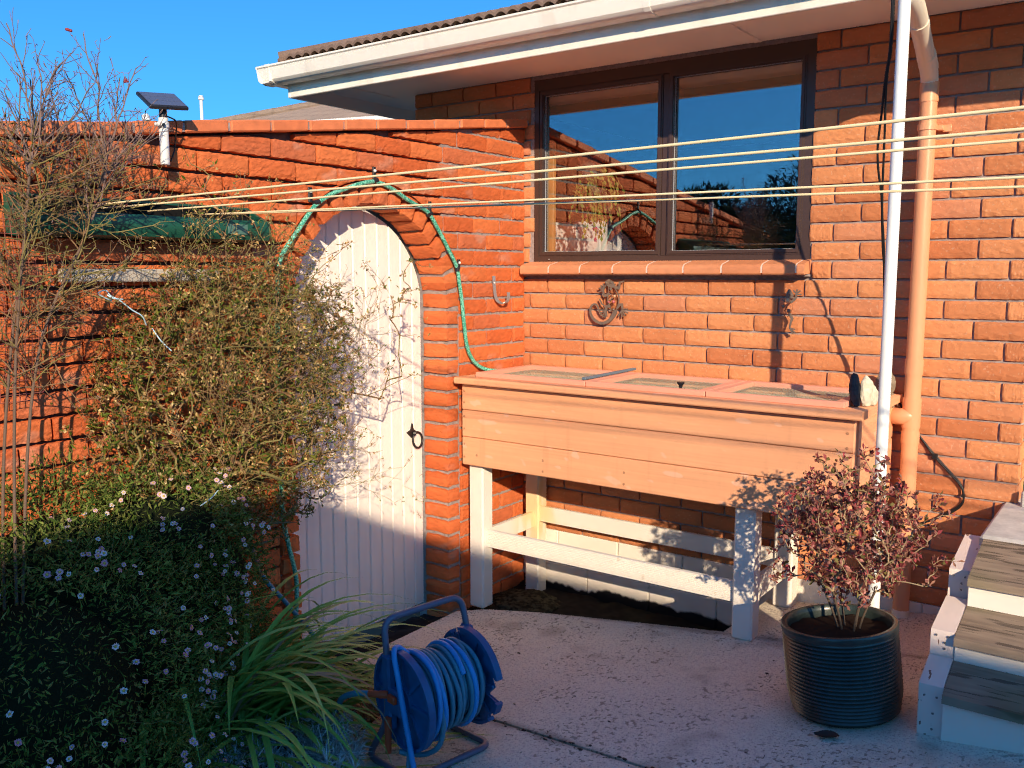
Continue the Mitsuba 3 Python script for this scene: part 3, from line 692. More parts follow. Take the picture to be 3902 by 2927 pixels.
# ------------------------------------------------------------------ raised planter box
pl = thing('raised_planter', 'long terracotta orange timber planter box standing on cream legs beside the house wall', 'planter box')
FY = -.645
for z0, z1 in ((1.0965, 1.230), (.9535, 1.0935), (.803, .9505)):
    part(pl, 'front_board', bevbox(.051, 2.047, FY, FY + .021, z0, z1, .004), 'paint_orange')
    part(pl, 'end_board', bevbox(2.030, 2.052, FY + .055, -.05, z0 - .02, z1 - .022 if z1 < 1.2 else 1.235, .004), 'paint_orange')
    part(pl, 'left_board', bevbox(.051, .072, FY + .022, -.05, z0, z1, .004), 'paint_orange')
part(pl, 'back_board', bevbox(.051, 2.047, -.07, -.05, .80, 1.23, .003), 'paint_orange')
for xa in (1.995, .055): part(pl, 'corner_post', bevbox(xa, xa + .046, FY + .022, FY + .066, .81, 1.232, .003), 'paint_orange')
part(pl, 'base', bevbox(.06, 2.03, FY + .024, -.08, .82, .85, .002), 'timber_grey')
def groove_profile(h, n, dep, th):      # (height, thickness) outline of grooved decking, face at 0
    pts = []; w = h / n
    for i in range(n):
        a = i * w
        pts += [(a + w * .10, dep), (a + w * .30, dep * .12), (a + w * .42, 0), (a + w * .62, 0), (a + w * .74, dep * .12), (a + w * .92, dep)]
    return pts + [(h, th), (0, th)]
def capfront(): return prism_yz(Polygon([(-.690, 1.242), (-.686, 1.236), (-.60, 1.236), (-.60, 1.270), (-.672, 1.270), (-.684, 1.268), (-.690, 1.260)]), .035, 2.082)
part(pl, 'rim_board', capfront(), 'paint_orange', 30)
part(pl, 'rim_board', bevbox(.035, .125, -.599, -.03, 1.236, 1.269, .005), 'paint_orange')
part(pl, 'rim_board', bevbox(.126, 1.985, -.128, -.03, 1.236, 1.268, .005), 'paint_orange')
gpr = groove_profile(.094, 12, .003, .033)
mr = prism(Polygon([(a, -b) for a, b in gpr]), .57)
v = np.array(mr.vertices); mr.vertices = np.stack([1.987 + v[:, 0], -.60 + v[:, 2], 1.270 + v[:, 1]], 1)
part(pl, 'rim_board', mr, 'paint_orange', label='grooved rim board at the right end')
gx_ = bevbox(1.99, 2.08, -.686, -.602, 1.2702, 1.2712, .0004)
def leg(x0, y0, zt, wx=.094): 
    zb = float(gz(x0 + .045)) if y0 < -.3 or x0 > 1 else -.06
    return bevbox(x0, x0 + wx, y0, y0 + .09, zb, zt, .008)
part(pl, 'leg', leg(.060, -.602, .803), 'paint_cream'); part(pl, 'leg', leg(1.545, -.602, .803), 'paint_cream')
part(pl, 'leg', leg(.080, -.110, .822), 'paint_cream'); part(pl, 'leg', leg(1.553, -.115, .822), 'paint_cream')
def deckrail(x0, x1, y, z0, z1, n):
    g = groove_profile(z1 - z0, n, .0048, .024); m = prism(Polygon([(b, a) for a, b in g]), x1 - x0); v = np.array(m.vertices)
    m.vertices = np.stack([x0 + v[:, 2], y + v[:, 0], z0 + v[:, 1]], 1); return m
part(pl, 'rail', deckrail(.156, 1.543, -.575, .352, .447, 11), 'paint_cream', label='grooved front rail between the legs')
part(pl, 'rail', bevbox(.168, 1.556, -.098, -.074, .388, .478, .003), 'paint_cream')
part(pl, 'rail', bevbox(.120, .145, -.515, -.108, .350, .442, .003), 'paint_cream')
part(pl, 'rail', bevbox(1.590, 1.615, -.515, -.112, .348, .455, .003), 'paint_cream')
pbr('screw_head_shaded', (.40, .19, .10), .6)  # darker orange: shading of the screw dimples put into the colour
spots = [(.067, z) for z in (1.195, 1.135, 1.06, .995, .915, .845)] + [(2.02, z) for z in (1.175, 1.115, 1.045, .985, .915, .845)] + [(.15, .862), (.565, .885), (.565, .83), (1.02, .885), (1.02, .83), (1.6, .885), (1.62, .83)]
for x, z in spots:
    m = trimesh.creation.cylinder(.0062, .003, sections=10); m.apply_transform(mat4([[1, 0, 0], [0, 0, 1], [0, -1, 0]], [x, FY - .0008, z])); part(pl, 'screw', m, 'screw_head_shaded')
mu = flat_soil(.075, 2.03, -.62, -.07, 1.235, .03, 8, .012)
part(pl, 'mulch', mu, 'mulch', True, kind='stuff', label='tan dry mulch inside the box')
# lids
LX = [.130, .795, 1.405, 2.000]; LY0, LY1, LZ0, LZ1 = -.632, -.130, 1.2705, 1.296
rs = np.random.RandomState(5)
names = ['left mesh lid with a blue grey strip on its right bar', 'middle mesh lid with a black knob standing on it', 'right mesh lid next to the dark rock on the planter']
for i in range(3):
    a, b = LX[i] + .002, LX[i + 1] - .002
    lid = thing('mesh_lid', names[i], 'planter lid', 'mesh lids on the planter box')
    w = .044; d1 = (0 if i != 2 else 0)
    fr = [bevbox(a, b, LY0, LY0 + .026, LZ0, LZ1, .003), bevbox(a, b, LY1 - .045, LY1, LZ0, LZ1 - .002, .003), bevbox(a, a + w, LY0 + .0265, LY1 - .0455, LZ0, LZ1 - .001, .003), bevbox(b - w, b, LY0 + .0265, LY1 - .0455, LZ0, LZ1 - .001, .003)]
    for f_ in fr: part(lid, 'frame_bar', f_, 'paint_pink')
    wires = []; za = LZ0 + .006; xa, xb, ya, yb = a + w - .01, b - w + .01, LY0 + .02, LY1 - .04
    st = .021
    for k in np.arange(xa - (yb - ya), xb, st):
        for s_ in (1, -1):
            if s_ == 1: p, q = np.array([k, ya]), np.array([k + (yb - ya), yb])
            else: p, q = np.array([k, yb]), np.array([k + (yb - ya), ya])
            t0 = max(0, (xa - p[0]) / (q[0] - p[0])); t1 = min(1, (xb - p[0]) / (q[0] - p[0]))
            if t1 - t0 < .03: continue
            A_, B_ = p + (q - p) * t0, p + (q - p) * t1
            wires.append(tube([[*A_, za], [*((A_ + B_) / 2), za - .004], [*B_, za]], .0006, 3, False))
    part(lid, 'wire_mesh', cat(wires), 'wire_teal')
    if i == 1: part(lid, 'knob', (lambda m: (m.apply_translation([1.249, -.545, 1.27]), m)[1])(lathe([(0, 0), (.007, 0), (.007, .022), (.009, .03), (.017, .040), (.017, .046), (0, .047)], 16)), 'plastic_black', 40, label='black knob of the middle lid')
st = thing('plastic_strip', 'blue grey plastic strip lying across the left mesh lid', 'strip')
solo(st, (lambda m: (m.apply_transform(mat4([[math.cos(.03), math.sin(.03), 0], [-math.sin(.03), math.cos(.03), 0], [0, 0, 1]], [.765, -.34, 1.304])), m)[1])(bevbox(-.011, .011, -.27, .27, -.006, .006, .004)), 'seal_grey')
scene[st]['bsdf'] = {'type': 'ref', 'id': pbr('strip_blue', (.10, .16, .21), .4)}
# rocks and driftwood on the rim
r1 = thing('rock', 'black flaky rock leaning on the cream rock at the planter corner', 'rock')
mk = rock((2.012, -.535, 1.335), (.020, .040, .075), 3, .28); v = np.array(mk.vertices); v[:, 2] = np.maximum(v[:, 2] + .012 * np.round(np.sin(v[:, 2] * 240)) * .12, 1.272); v[:, 0] += (v[:, 2] - 1.33) * -.10; mk.vertices = v
solo(r1, mk, 'rock_dark')
r2 = thing('rock', 'cream knobbly rock on the right rim of the planter box', 'rock')
m1 = rock((2.045, -.505, 1.328), (.028, .040, .066), 5, .22); m2 = rock((2.060, -.475, 1.308), (.026, .034, .045), 9, .22)
mk = cat([m1, m2]); v = np.array(mk.vertices); v[:, 2] = np.maximum(v[:, 2], 1.272); v[:, 0] = np.maximum(v[:, 0], 2.034 - (v[:, 2] - 1.33) * .1); mk.vertices = v
solo(r2, mk, 'rock_cream')
dwd = thing('driftwood', 'grey brown gnarled driftwood piece behind the white pole on the planter', 'driftwood')
part(dwd, 'trunk', rock((2.02, -.09, 1.318), (.042, .035, .062), 12, .35), 'bark')
part(dwd, 'twig', cat([tube(spline([(2.03, -.09, 1.30), (2.055, -.07, 1.255), (2.078, -.045, 1.205)], 5), [.010, .009, .0085, .008, .008, .007, .007, .006, .006, .005, .004][:11], 6), tube(spline([(2.02, -.1, 1.30), (2.04, -.09, 1.25), (2.058, -.085, 1.215)], 5), .007, 6)]), 'bark')

# ------------------------------------------------------------------ wall ornaments
def flat_limb(pts, w, th=.006):      # tapering flat strip with rounded ends in the (x, z) plane
    p = np.asarray(pts, float); w = np.broadcast_to(np.asarray(w, float), (len(p),)) * .74
    return shapely.union_all([shapely.union_all([Point(*p[i]).buffer(w[i], 6), Point(*p[i + 1]).buffer(w[i + 1], 6)]).convex_hull for i in range(len(p) - 1)])
def to3(poly, y0, y1): return prism_xz(poly, y0, y1)
def gpx(x, y): return (.449 + (x - 300) * .00019, 1.647 - (y - 830) * .000188)     # ornament drawing units -> wall metres
gk = thing('gecko_ornament', 'large rusty metal gecko ornament with curled tail under the window sill', 'wall ornament')
Yg = -.030
headp = Polygon([gpx(*q) for q in ((830, 230), (900, 195), (945, 165), (985, 195), (1070, 235), (1120, 330), (1130, 385), (1040, 400), (980, 385), (900, 345), (845, 300))])
part(gk, 'head', to3(headp.buffer(.002), Yg, Yg + .007), 'metal_grey')
part(gk, 'eye', cat([sphere((gpx(880, 275)[0], Yg - .001, gpx(880, 275)[1]), .006, 1), sphere((gpx(1020, 250)[0], Yg - .001, gpx(1020, 250)[1]), .006, 1)]), 'metal_grey', True)
body = [flat_limb([gpx(*q) for q in l], .0028) for l in ([(930, 360), (945, 480), (905, 620), (925, 830), (990, 960), (1020, 1060)], [(1120, 390), (1240, 560), (1275, 700), (1265, 850), (1200, 1040)])]
part(gk, 'body', to3(shapely.union_all(body), Yg, Yg + .007), 'metal_grey')
wr = [[(930, 480), (990, 540), (1060, 500), (1040, 430), (990, 420), (990, 470)], [(1000, 385), (1110, 380), (1145, 460), (1090, 550), (1000, 640), (920, 710)], [(940, 660), (1050, 600), (1160, 590), (1210, 640), (1140, 780), (1000, 920)], [(1010, 960), (1100, 910), (1190, 950), (1170, 1050), (1080, 1070), (1030, 1010)]]
part(gk, 'wirework', cat([tube(spline([(gpx(*q)[0], Yg + .003, gpx(*q)[1]) for q in l], 6), .0016, 5) for l in wr]), 'copper_wire', True, label='copper wire scrollwork')
for q, r_, m_ in (((1025, 445), .0085, 'metal_grey'), ((1150, 640), .0085, 'bead_amber'), ((1068, 700), .006, 'metal_grey'), ((1020, 750), .0065, 'metal_grey'), ((965, 810), .0075, 'bead_pink'), ((1120, 800), .0105, 'bead_pink'), ((1120, 1020), .0085, 'metal_grey')):
    part(gk, 'bead', sphere((gpx(*q)[0], Yg - .004, gpx(*q)[1]), r_ * .85, 2), m_, True)
tl = [(1150, 1090), (1100, 1200), (980, 1330), (830, 1410), (660, 1420), (500, 1350), (390, 1240), (340, 1110), (360, 970), (440, 890), (530, 890), (590, 960), (640, 1090), (720, 1190), (820, 1250)]
tw2 = np.array([.0165, .0155, .0125, .0105, .0098, .0092, .0085, .0080, .0074, .0068, .0062, .0056, .005, .004, .003])
part(gk, 'tail', to3(flat_limb([gpx(*q) for q in spline(tl, 3)], np.interp(np.linspace(0, 1, 43), np.linspace(0, 1, 15), tw2)), Yg, Yg + .007), 'metal_grey')
limbs = [([(915, 600), (830, 640), (780, 600), (770, 480)], [.010, .008, .007, .006], [((770, 480), (630, 530)), ((765, 460), (640, 420)), ((765, 450), (690, 350)), ((780, 450), (765, 300)), ((790, 450), (840, 340))]),
         ([(1180, 390), (1270, 420), (1290, 340), (1290, 250)], [.010, .009, .006, .005], [((1280, 250), (1420, 215)), ((1290, 250), (1380, 240))]),
         ([(960, 930), (880, 940), (860, 1060)], [.011, .011, .009], [((850, 1050), (690, 1050)), ((840, 1080), (690, 1130)), ((850, 1090), (750, 1210)), ((860, 1090), (840, 1250)), ((870, 1080), (890, 1220)), ((860, 950), (720, 870)), ((720, 870), (650, 740))]),
         ([(1230, 980), (1310, 880), (1380, 870), (1390, 1000)], [.007, .010, .008, .007], [((1390, 1000), (1550, 1000)), ((1400, 1040), (1560, 1110)), ((1400, 1050), (1470, 1180)), ((1385, 1050), (1380, 1220)), ((1375, 1040), (1280, 1190))])]
for pts, w, toes in limbs:
    lm = flat_limb([gpx(*q) for q in pts], w)
    tp = [flat_limb([gpx(*a), gpx(*b)], [.0035, .0042]) for a, b in toes]
    part(gk, 'limb', to3(shapely.union_all([lm] + tp), Yg - .002, Yg + .005), 'metal_grey')
part(gk, 'stand_off', cat([tube([(gpx(1080, 300)[0], Yg, gpx(1080, 300)[1]), (gpx(1080, 300)[0], .004, gpx(1080, 300)[1])], .003, 6), tube([(gpx(1100, 1150)[0], Yg, gpx(1100, 1150)[1]), (gpx(1100, 1150)[0], .004, gpx(1100, 1150)[1])], .003, 6)]), 'metal_grey')
def fpx(x, y): return (1.556 + (x - 510) * .000154, 1.727 - (y - 170) * .000163)
fk = thing('gecko_ornament', 'small grey metal frog ornament in the shadow of the white pole', 'wall ornament')
Yf = -.045
part(fk, 'head', to3(Polygon([fpx(*q) for q in ((430, 330), (450, 240), (510, 150), (560, 190), (610, 270), (650, 340), (600, 410), (440, 420))]).buffer(.001), Yf, Yf + .008), 'metal_grey')
part(fk, 'bead', sphere((fpx(505, 485)[0], Yf - .008, fpx(505, 485)[1]), .0125, 2), 'bead_amber', True)
part(fk, 'eye', sphere((fpx(560, 310)[0], Yf - .001, fpx(560, 310)[1]), .007, 1), 'metal_grey', True)
part(fk, 'bead', sphere((fpx(545, 780)[0], Yf - .006, fpx(545, 780)[1]), .0095, 2), 'metal_grey', True)
part(fk, 'bead', sphere((fpx(360, 650)[0], Yf - .004, fpx(360, 650)[1]), .008, 2), 'metal_grey', True)
fw = [[(540, 560), (430, 720), (375, 830), (400, 930), (440, 965)], [(560, 560), (600, 740), (560, 860), (490, 960)], [(620, 550), (640, 700), (580, 850)], [(380, 780), (470, 740), (600, 740)], [(350, 590), (430, 620), (430, 720), (370, 780)]]
part(fk, 'wirework', cat([tube(spline([(fpx(*q)[0], Yf + .004, fpx(*q)[1]) for q in l], 6), .0017, 5) for l in fw]), 'copper_wire', True)
for pts, w, toes in (([(600, 520), (690, 450), (740, 380), (740, 280)], [.008, .007, .0055, .005], [((740, 270), (660, 200)), ((745, 270), (760, 170)), ((750, 280), (850, 200)), ((755, 300), (880, 300))]),
                     ([(560, 870), (640, 1000), (600, 1120), (575, 1270)], [.009, .0085, .006, .004], [((575, 1270), (720, 1310)), ((575, 1280), (740, 1400)), ((575, 1280), (680, 1440))]),
                     ([(500, 480), (400, 480), (310, 465)], [.007, .006, .004], [])):
    part(fk, 'limb', to3(shapely.union_all([flat_limb([fpx(*q) for q in pts], w)] + [flat_limb([fpx(*a), fpx(*b)], [.003, .0042]) for a, b in toes]), Yf - .001, Yf + .006), 'metal_grey')
part(fk, 'stand_off', tube([(fpx(550, 380)[0], Yf, fpx(550, 380)[1]), (fpx(550, 380)[0], .004, fpx(550, 380)[1])], .003, 6), 'metal_grey')
# J hook on the garden wall
hk = thing('wall_hook', 'grey steel J shaped hook screwed to the garden wall', 'hook')
hc = spline([(.008, -.308, 1.790), (.010, -.309, 1.75), (.012, -.302, 1.69), (.018, -.290, 1.655), (.040, -.272, 1.640), (.058, -.252, 1.652), (.062, -.246, 1.675), (.060, -.244, 1.700)], 4)
def ribbon(c, w, th):
    c = np.asarray(c); t = np.gradient(c, axis=0); t /= np.linalg.norm(t, axis=1, keepdims=True); s = unit(np.array([.35, 1, .15])); n = np.cross(t, s); n /= np.linalg.norm(n, axis=1, keepdims=True); s = np.cross(n, t)
    q = np.stack([c - s * w - n * th, c + s * w - n * th, c + s * w + n * th, c - s * w + n * th], 1); N = len(c); v = q.reshape(-1, 3); f = []
    for i in range(N - 1):
        for j in range(4):
            a, b = i * 4 + j, i * 4 + (j + 1) % 4; f += [[a, b, b + 4], [a, b + 4, a + 4]]
    f += [[0, 2, 1], [0, 3, 2], [4 * N - 4, 4 * N - 3, 4 * N - 2], [4 * N - 4, 4 * N - 2, 4 * N - 1]]
    return trimesh.Trimesh(v, f, process=False)
part(hk, 'strap', ribbon(hc, .0095, .0016), 'metal_galv', 40); part(hk, 'screw', sphere((.014, -.310, 1.752), .005, 1), 'plastic_white')

# ------------------------------------------------------------------ green hose round the arch, clips
hs = thing('garden_hose', 'green garden hose clipped round the arch of the door', 'hose')
hp = [(-1.77, .30), (-1.760, .37), (-1.758, .49), (-1.795, .65), (-1.820, .80), (-1.818, 1.10), (-1.820, 1.365), (-1.814, 1.62), (-1.803, 1.80), (-1.779, 1.880), (-1.705, 1.968), (-1.639, 2.045), (-1.582, 2.100), (-1.500, 2.146), (-1.412, 2.177), (-1.317, 2.206), (-1.223, 2.222), (-1.116, 2.198), (-1.011, 2.155), (-.929, 2.127), (-.856, 2.097), (-.785, 2.020), (-.715, 1.932), (-.644, 1.837), (-.622, 1.750), (-.602, 1.653), (-.588, 1.552), (-.565, 1.429), (-.530, 1.362), (-.480, 1.312), (-.421, 1.284), (-.330, 1.275), (-.25, 1.274)]
hx_ = np.full(len(hp), .022); hx_[-4:] = [.03, .06, .11, .14]
part(hs, 'pipe', tube(spline([(x, y, z) for x, (y, z) in zip(hx_, hp)], 6), .0102, 10), 'hose_green', True)
for y, z, ty, tz in ((-1.584, 2.106, -.03, .045), (-1.227, 2.226, 0, .045), (-.852, 2.095, .01, .045), (-1.806, 1.82, -.045, .02), (-.640, 1.828, .02, .03)):
    part(hs, 'clip', cat([tube([(.022, y - .014, z - .004), (.022, y + .014, z + .004)] if abs(z - 1.82) > .02 else [(.022, y, z - .014), (.022, y, z + .014)], .0125, 10), bevbox(.012, .020, y + ty - .010, y + ty + .010, z + min(0, tz), z + tz + .018, .003)]), 'plastic_black')
    part(hs, 'clip_screw', sphere((.022, y + ty, z + tz), .0075, 1), 'plastic_white')

# ------------------------------------------------------------------ retractable clothesline
cl = thing('clothesline', 'dark green clothesline case on the garden wall with five cream cords stretched across the yard', 'clothesline')
cp = [(.004, 1.930), (.08, 1.922), (.112, 1.932), (.126, 1.955), (.128, 1.980), (.122, 2.006), (.115, 2.006), (.120, 1.980), (.118, 1.958), (.106, 1.940), (.08, 1.931), (.012, 1.938), (.012, 2.060), (.004, 2.064)]
def prism_xz_y(poly, y0, y1): return prism_xz(poly, y0, y1)
part(cl, 'case', prism_xz(Polygon(cp), -2.86, -1.93), 'metal_green', 35)
for yy in (-1.932, -2.87): part(cl, 'case_end', prism_xz(Polygon([(.004, 1.930), (.08, 1.922), (.112, 1.932), (.126, 1.955), (.128, 1.980), (.122, 2.004), (.06, 2.03), (.004, 2.058)]), yy, yy + .012), 'metal_green', 35)
part(cl, 'roller', tube([(.06, -2.85, 1.975), (.06, -1.935, 1.975)], .035, 12), 'dark_inside')
part(cl, 'shade_plate', bevbox(.013, .016, -2.855, -1.935, 1.94, 2.054, .0005), 'dark_inside')  # near-black plate painted as the shade inside the open case
part(cl, 'sticker', bevbox(.1272, .1286, -2.12, -2.03, 1.952, 1.99, .0004), 'sticker')
cy = [-2.666, -2.576, -2.404, -2.168, -2.150]
cz = [2.063, 2.043, 2.048, 2.003, 1.985]
for y, z in zip(cy, cz):
    e = np.array([2.84, y, z]); s_ = np.array([.11, y, 2.024]); dd = (e - s_) / (e[0] - s_[0])
    ln = [s_ + dd * (x - .11) - np.array([0, 0, .006 * math.sin(math.pi * (x - .11) / 5.1)]) for x in np.linspace(.06, 5.2, 30)]
    part(cl, 'cord', tube(ln, .0031, 6), 'cord_yellow', True)

# ------------------------------------------------------------------ solar panel on its post
so = thing('solar_panel', 'small solar panel on a grey white post strapped to the garden wall', 'solar panel')
sx_, sy_ = .075, -2.337
part(so, 'post', tube([(sx_, sy_, 2.190), (sx_, sy_, 2.352)], .0165, 16), 'plastic_white', 40)
part(so, 'stem', tube([(sx_, sy_, 2.35), (sx_, sy_, 2.392)], .0135, 12), 'plastic_black', 40)
part(so, 'clamp', cat([tube([(sx_, sy_, 2.318), (sx_, sy_, 2.336)], .020, 16), bevbox(sx_ - .005, sx_ + .02, sy_ - .035, sy_ - .015, 2.320, 2.334, .004)]), 'plastic_white', 40)
part(so, 'clamp_bolt', tube([(sx_ + .018, sy_ - .012, 2.325), (sx_ + .025, sy_ - .015, 2.325)], .006, 8), 'plastic_black')
dl = math.radians(44); rt_, aw_ = np.array([.81, .59, 0]), np.array([-.59, .81, 0])
e1 = unit(rt_ * math.cos(dl) + aw_ * math.sin(dl) + np.array([0, 0, .075])); e2h = unit(-rt_ * math.sin(dl) + aw_ * math.cos(dl)); e2 = unit(e2h * .86 + np.array([0, 0, .50])); e2 = unit(e2 - e1 * np.dot(e1, e2)); nn = np.cross(e1, e2)
o = np.array([sx_ - .008, sy_ + .006, 2.415])
def tilt(m): m.apply_transform(mat4([e1, e2, nn], o)); return m
part(so, 'panel_frame', tilt(bevbox(-.070, .070, -.062, .062, -.010, .004, .004)), 'plastic_black')
for k in range(3): part(so, 'cell_strip', tilt(bevbox(-.064, .064, -.055 + .0375 * k, -.055 + .0375 * k + .0355, .004, .0055, .0005)), 'solar_cell')
part(so, 'lead', tube(spline([(sx_ + .01, sy_, 2.36), (.09, -2.30, 2.348), (.06, -2.275, 2.33), (.03, -2.262, 2.29), (.02, -2.262, 2.25), (.03, -2.285, 2.21)], 6), .0028, 6), 'black_cable', True)

# ------------------------------------------------------------------ pole, cables, tile, leaf
pole = thing('support_pole', 'white round pole rising from behind the plant pot to the eaves', 'pole')
solo(pole, tube([(2.167, -.716, .26), (2.167, -.716, 2.868)], .0215, 24), 'paint_white', 40)
cb1 = thing('cable', 'pair of black cables slanting from the eaves down to the planter beside the white pole', 'cable')
ca1 = [(2.128, -.74, 2.86), (2.125, -.715, 2.74), (2.114, -.675, 2.619), (2.100, -.649, 2.554), (2.088, -.625, 2.493), (2.076, -.594, 2.414), (2.057, -.552, 2.305), (2.053, -.530, 2.248), (2.054, -.507, 2.191), (2.060, -.480, 2.12), (2.060, -.433, 1.999), (2.060, -.397, 1.908), (2.053, -.329, 1.733), (2.045, -.25, 1.52), (2.045, -.19, 1.37), (2.05, -.15, 1.29)]
ca2 = [(2.132, -.74, 2.86), (2.130, -.715, 2.74), (2.118, -.674, 2.619), (2.104, -.649, 2.554), (2.095, -.625, 2.492), (2.089, -.594, 2.412), (2.080, -.551, 2.304), (2.070, -.507, 2.190), (2.064, -.479, 2.118), (2.058, -.433, 1.999), (2.056, -.397, 1.908), (2.058, -.340, 1.76), (2.052, -.25, 1.53), (2.052, -.18, 1.36), (2.055, -.145, 1.28)]
for c_ in (ca1, ca2): part(cb1, 'strand', tube(spline(c_, 4), .0045, 6), 'black_cable', True)
cb2 = thing('cable', 'black cable looping out from behind the orange downpipe above the steps', 'cable')
for dz in (0, .008):
    part(cb2, 'strand', tube(spline([(2.04, -.013, 1.27), (2.09, -.013, 1.19), (2.135, -.013, 1.115), (2.158, -.013, 1.085), (2.220, -.013, 1.005 + dz), (2.295, -.014, .928 + dz), (2.336, -.014, .882 + dz), (2.350, -.014, .842), (2.342, -.014, .807 - dz), (2.305, -.014, .770 - dz), (2.222, -.014, .711), (2.150, -.014, .679), (2.09, -.014, .672)], 6), .0045, 6), 'black_cable', True)
part(cb2, 'clip', bevbox(2.212, 2.236, -.020, -.004, .99, 1.015, .003), 'black_cable'); part(cb2, 'clip', bevbox(2.340, 2.356, -.022, -.004, .835, .850, .003), 'black_cable')
tlb = thing('paving_tile', 'broken grey tile lying on the concrete behind the plant pot', 'tile')
mt = prism(Polygon([(1.69, -.34), (1.80, -.36), (1.90, -.22), (1.84, -.12), (1.70, -.16)]), .012); v = np.array(mt.vertices); v[:, 2] += gz(v[:, 0]) + .002; mt.vertices = v
solo(tlb, mt, 'render_grey')
lf = thing('dead_leaf', 'curled dark dead leaf lying in front of the plant pot', 'leaf')
u_ = np.linspace(-1, 1, 9); A_, B_ = np.meshgrid(u_, np.linspace(-1, 1, 5), indexing='ij'); hw = (1 - A_ ** 2) ** .7
lm = np.stack([2.195 + .042 * A_, -1.374 + .024 * B_ * hw + .006 * A_, float(gz(2.195)) + .004 + .014 * (B_ * hw) ** 2 + .010 * A_ ** 2 + .005 * A_], -1).reshape(-1, 3)
ia, ja = np.meshgrid(np.arange(8), np.arange(4), indexing='ij'); a0 = ia * 5 + ja
solo(lf, trimesh.Trimesh(lm, np.vstack([np.stack([a0, a0 + 5, a0 + 6], -1).reshape(-1, 3), np.stack([a0, a0 + 6, a0 + 1], -1).reshape(-1, 3)]), process=False), pbr('dead_leaf_brown', (.035, .02, .015), .7), True)
rs = np.random.RandomState(21)
lit = []
for i in range(130):
    x, y = rs.uniform(.4, 2.5), rs.uniform(-2.6, -.62)
    if i > 60: x = rs.uniform(1.0, 2.6); y = -1.71 - .095 * np.clip((x - 1.04) / .72, 0, 1) + rs.normal(0, .012)
    s_ = rs.uniform(.003, .010); a = rs.uniform(0, 6.28); z = float(gz(x)) + .002
    if rs.rand() < .5: lit.append(sphere((x, y, z), s_ * .6, 1, (1, 1, 1)) if False else (lambda m: (m.apply_scale([1, .6, .35]), m.apply_translation([x, y, z]), m)[2])(rock((0, 0, 0), (s_, s_, s_), i, .4, 1)))
    else: lit.append(tube([(x, y, z), (x + math.cos(a) * s_ * 3, y + math.sin(a) * s_ * 3, z + .002)], .0012, 4))
labels['leaf_litter'] = {'label': 'scattered dry crumbs and twigs lying on the concrete path', 'category': 'litter', 'kind': 'stuff'}
scene['leaf_litter'] = mikit.ply(cat(lit), 'dead_leaf_brown')
# moss lump at the foot of the back leg
ms = thing('mossy_footing', 'mossy concrete footing under the back left planter leg', 'footing')
mk = rock((.20, -.27, -.045), (.22, .19, .042), 31, .30, 4); solo(ms, mk, 'mossy_concrete', True)

# ------------------------------------------------------------------ steps
sp = thing('wooden_steps', 'white painted wooden steps with weathered grey treads up to the porch', 'steps')
sideprofile = [(-1.234, .485), (-1.078, .534), (-1.081, .620), (-.831, .662), (-.810, .756), (-.520, .810)]
posts = [[(-1.226, float(gz(2.44)) + .001), (-1.234, .485), (-1.085, .532), (-1.085, float(gz(2.44)) + .001)], [(-1.084, float(gz(2.44)) + .001), (-1.084, .6195), (-.836, .661), (-.836, .31)], [(-.835, .31), (-.812, .7555), (-.512, .810), (-.512, .31)]]
for i, q in enumerate(posts):
    m = prism_yz(Polygon(q).buffer(-.0015), 2.441, 2.5145); part(sp, 'stringer_post', m, 'paint_peeling', label='peeling white stringer block, %s step' % ('lowest', 'middle', 'top')[i])
for x in (3.60,):
    for q in posts: part(sp, 'stringer_post', prism_yz(Polygon(q).buffer(-.0015), x, x + .074), 'paint_peeling')
tr = [((-1.270, .448), (-1.265, .474), (-1.095, .528), (-1.095, .500)), ((-1.115, .584), (-1.11, .611), (-.88, .656), (-.88, .629)), ((-.915, .732), (-.91, .758), (-.605, .825), (-.605, .799))]
for i, q in enumerate(tr):
    (ya, za), (yb, zb), (yc_, zc_), (yd, zd) = q
    m0 = np.array([[yb, zb], [yc_, zc_]]); nb = 1 if i == 0 else 2
    for j in range(nb):
        f0, f1 = j / nb + (.004 if j else 0), (j + 1) / nb - (.004 if j < nb - 1 else 0)
        P = lambda p, q_, f: (p[0] + (q_[0] - p[0]) * f, p[1] + (q_[1] - p[1]) * f)
        A1, A2, B1, B2 = P(q[1], q[2], f0), P(q[1], q[2], f1), P(q[0], q[3], f0), P(q[0], q[3], f1)
        part(sp, 'tread', prism_yz(Polygon([B1, A1, A2, B2]), 2.5165, 3.599), 'wood_weathered')
for i, (y, z0, z1) in enumerate(((-1.245, .30, .458), (-1.09, .50, .592), (-.89, .61, .745))):
    part(sp, 'riser', bevbox(2.5165, 3.599, y, y + .02, z0, z1, .002), 'paint_peeling' if False else 'paint_cream')
for i, (y, z0, z1) in enumerate(((-1.2335, .30, .47), (-1.087, .545, .61), (-.829, .672, .745))):
    for fx, fz in ((.018, .86), (.055, .86), (.045, .52), (.045, .2)):
        zz = z0 + (z1 - z0) * fz
        m = trimesh.creation.cylinder(.0038, .003, sections=8); m.apply_transform(mat4([[1, 0, 0], [0, 0, 1], [0, -1, 0]], [2.441 + fx, y + .0 if i else -1.2275 - .0055 * fz, zz])); part(sp, 'bolt', m, 'steel_bolt')

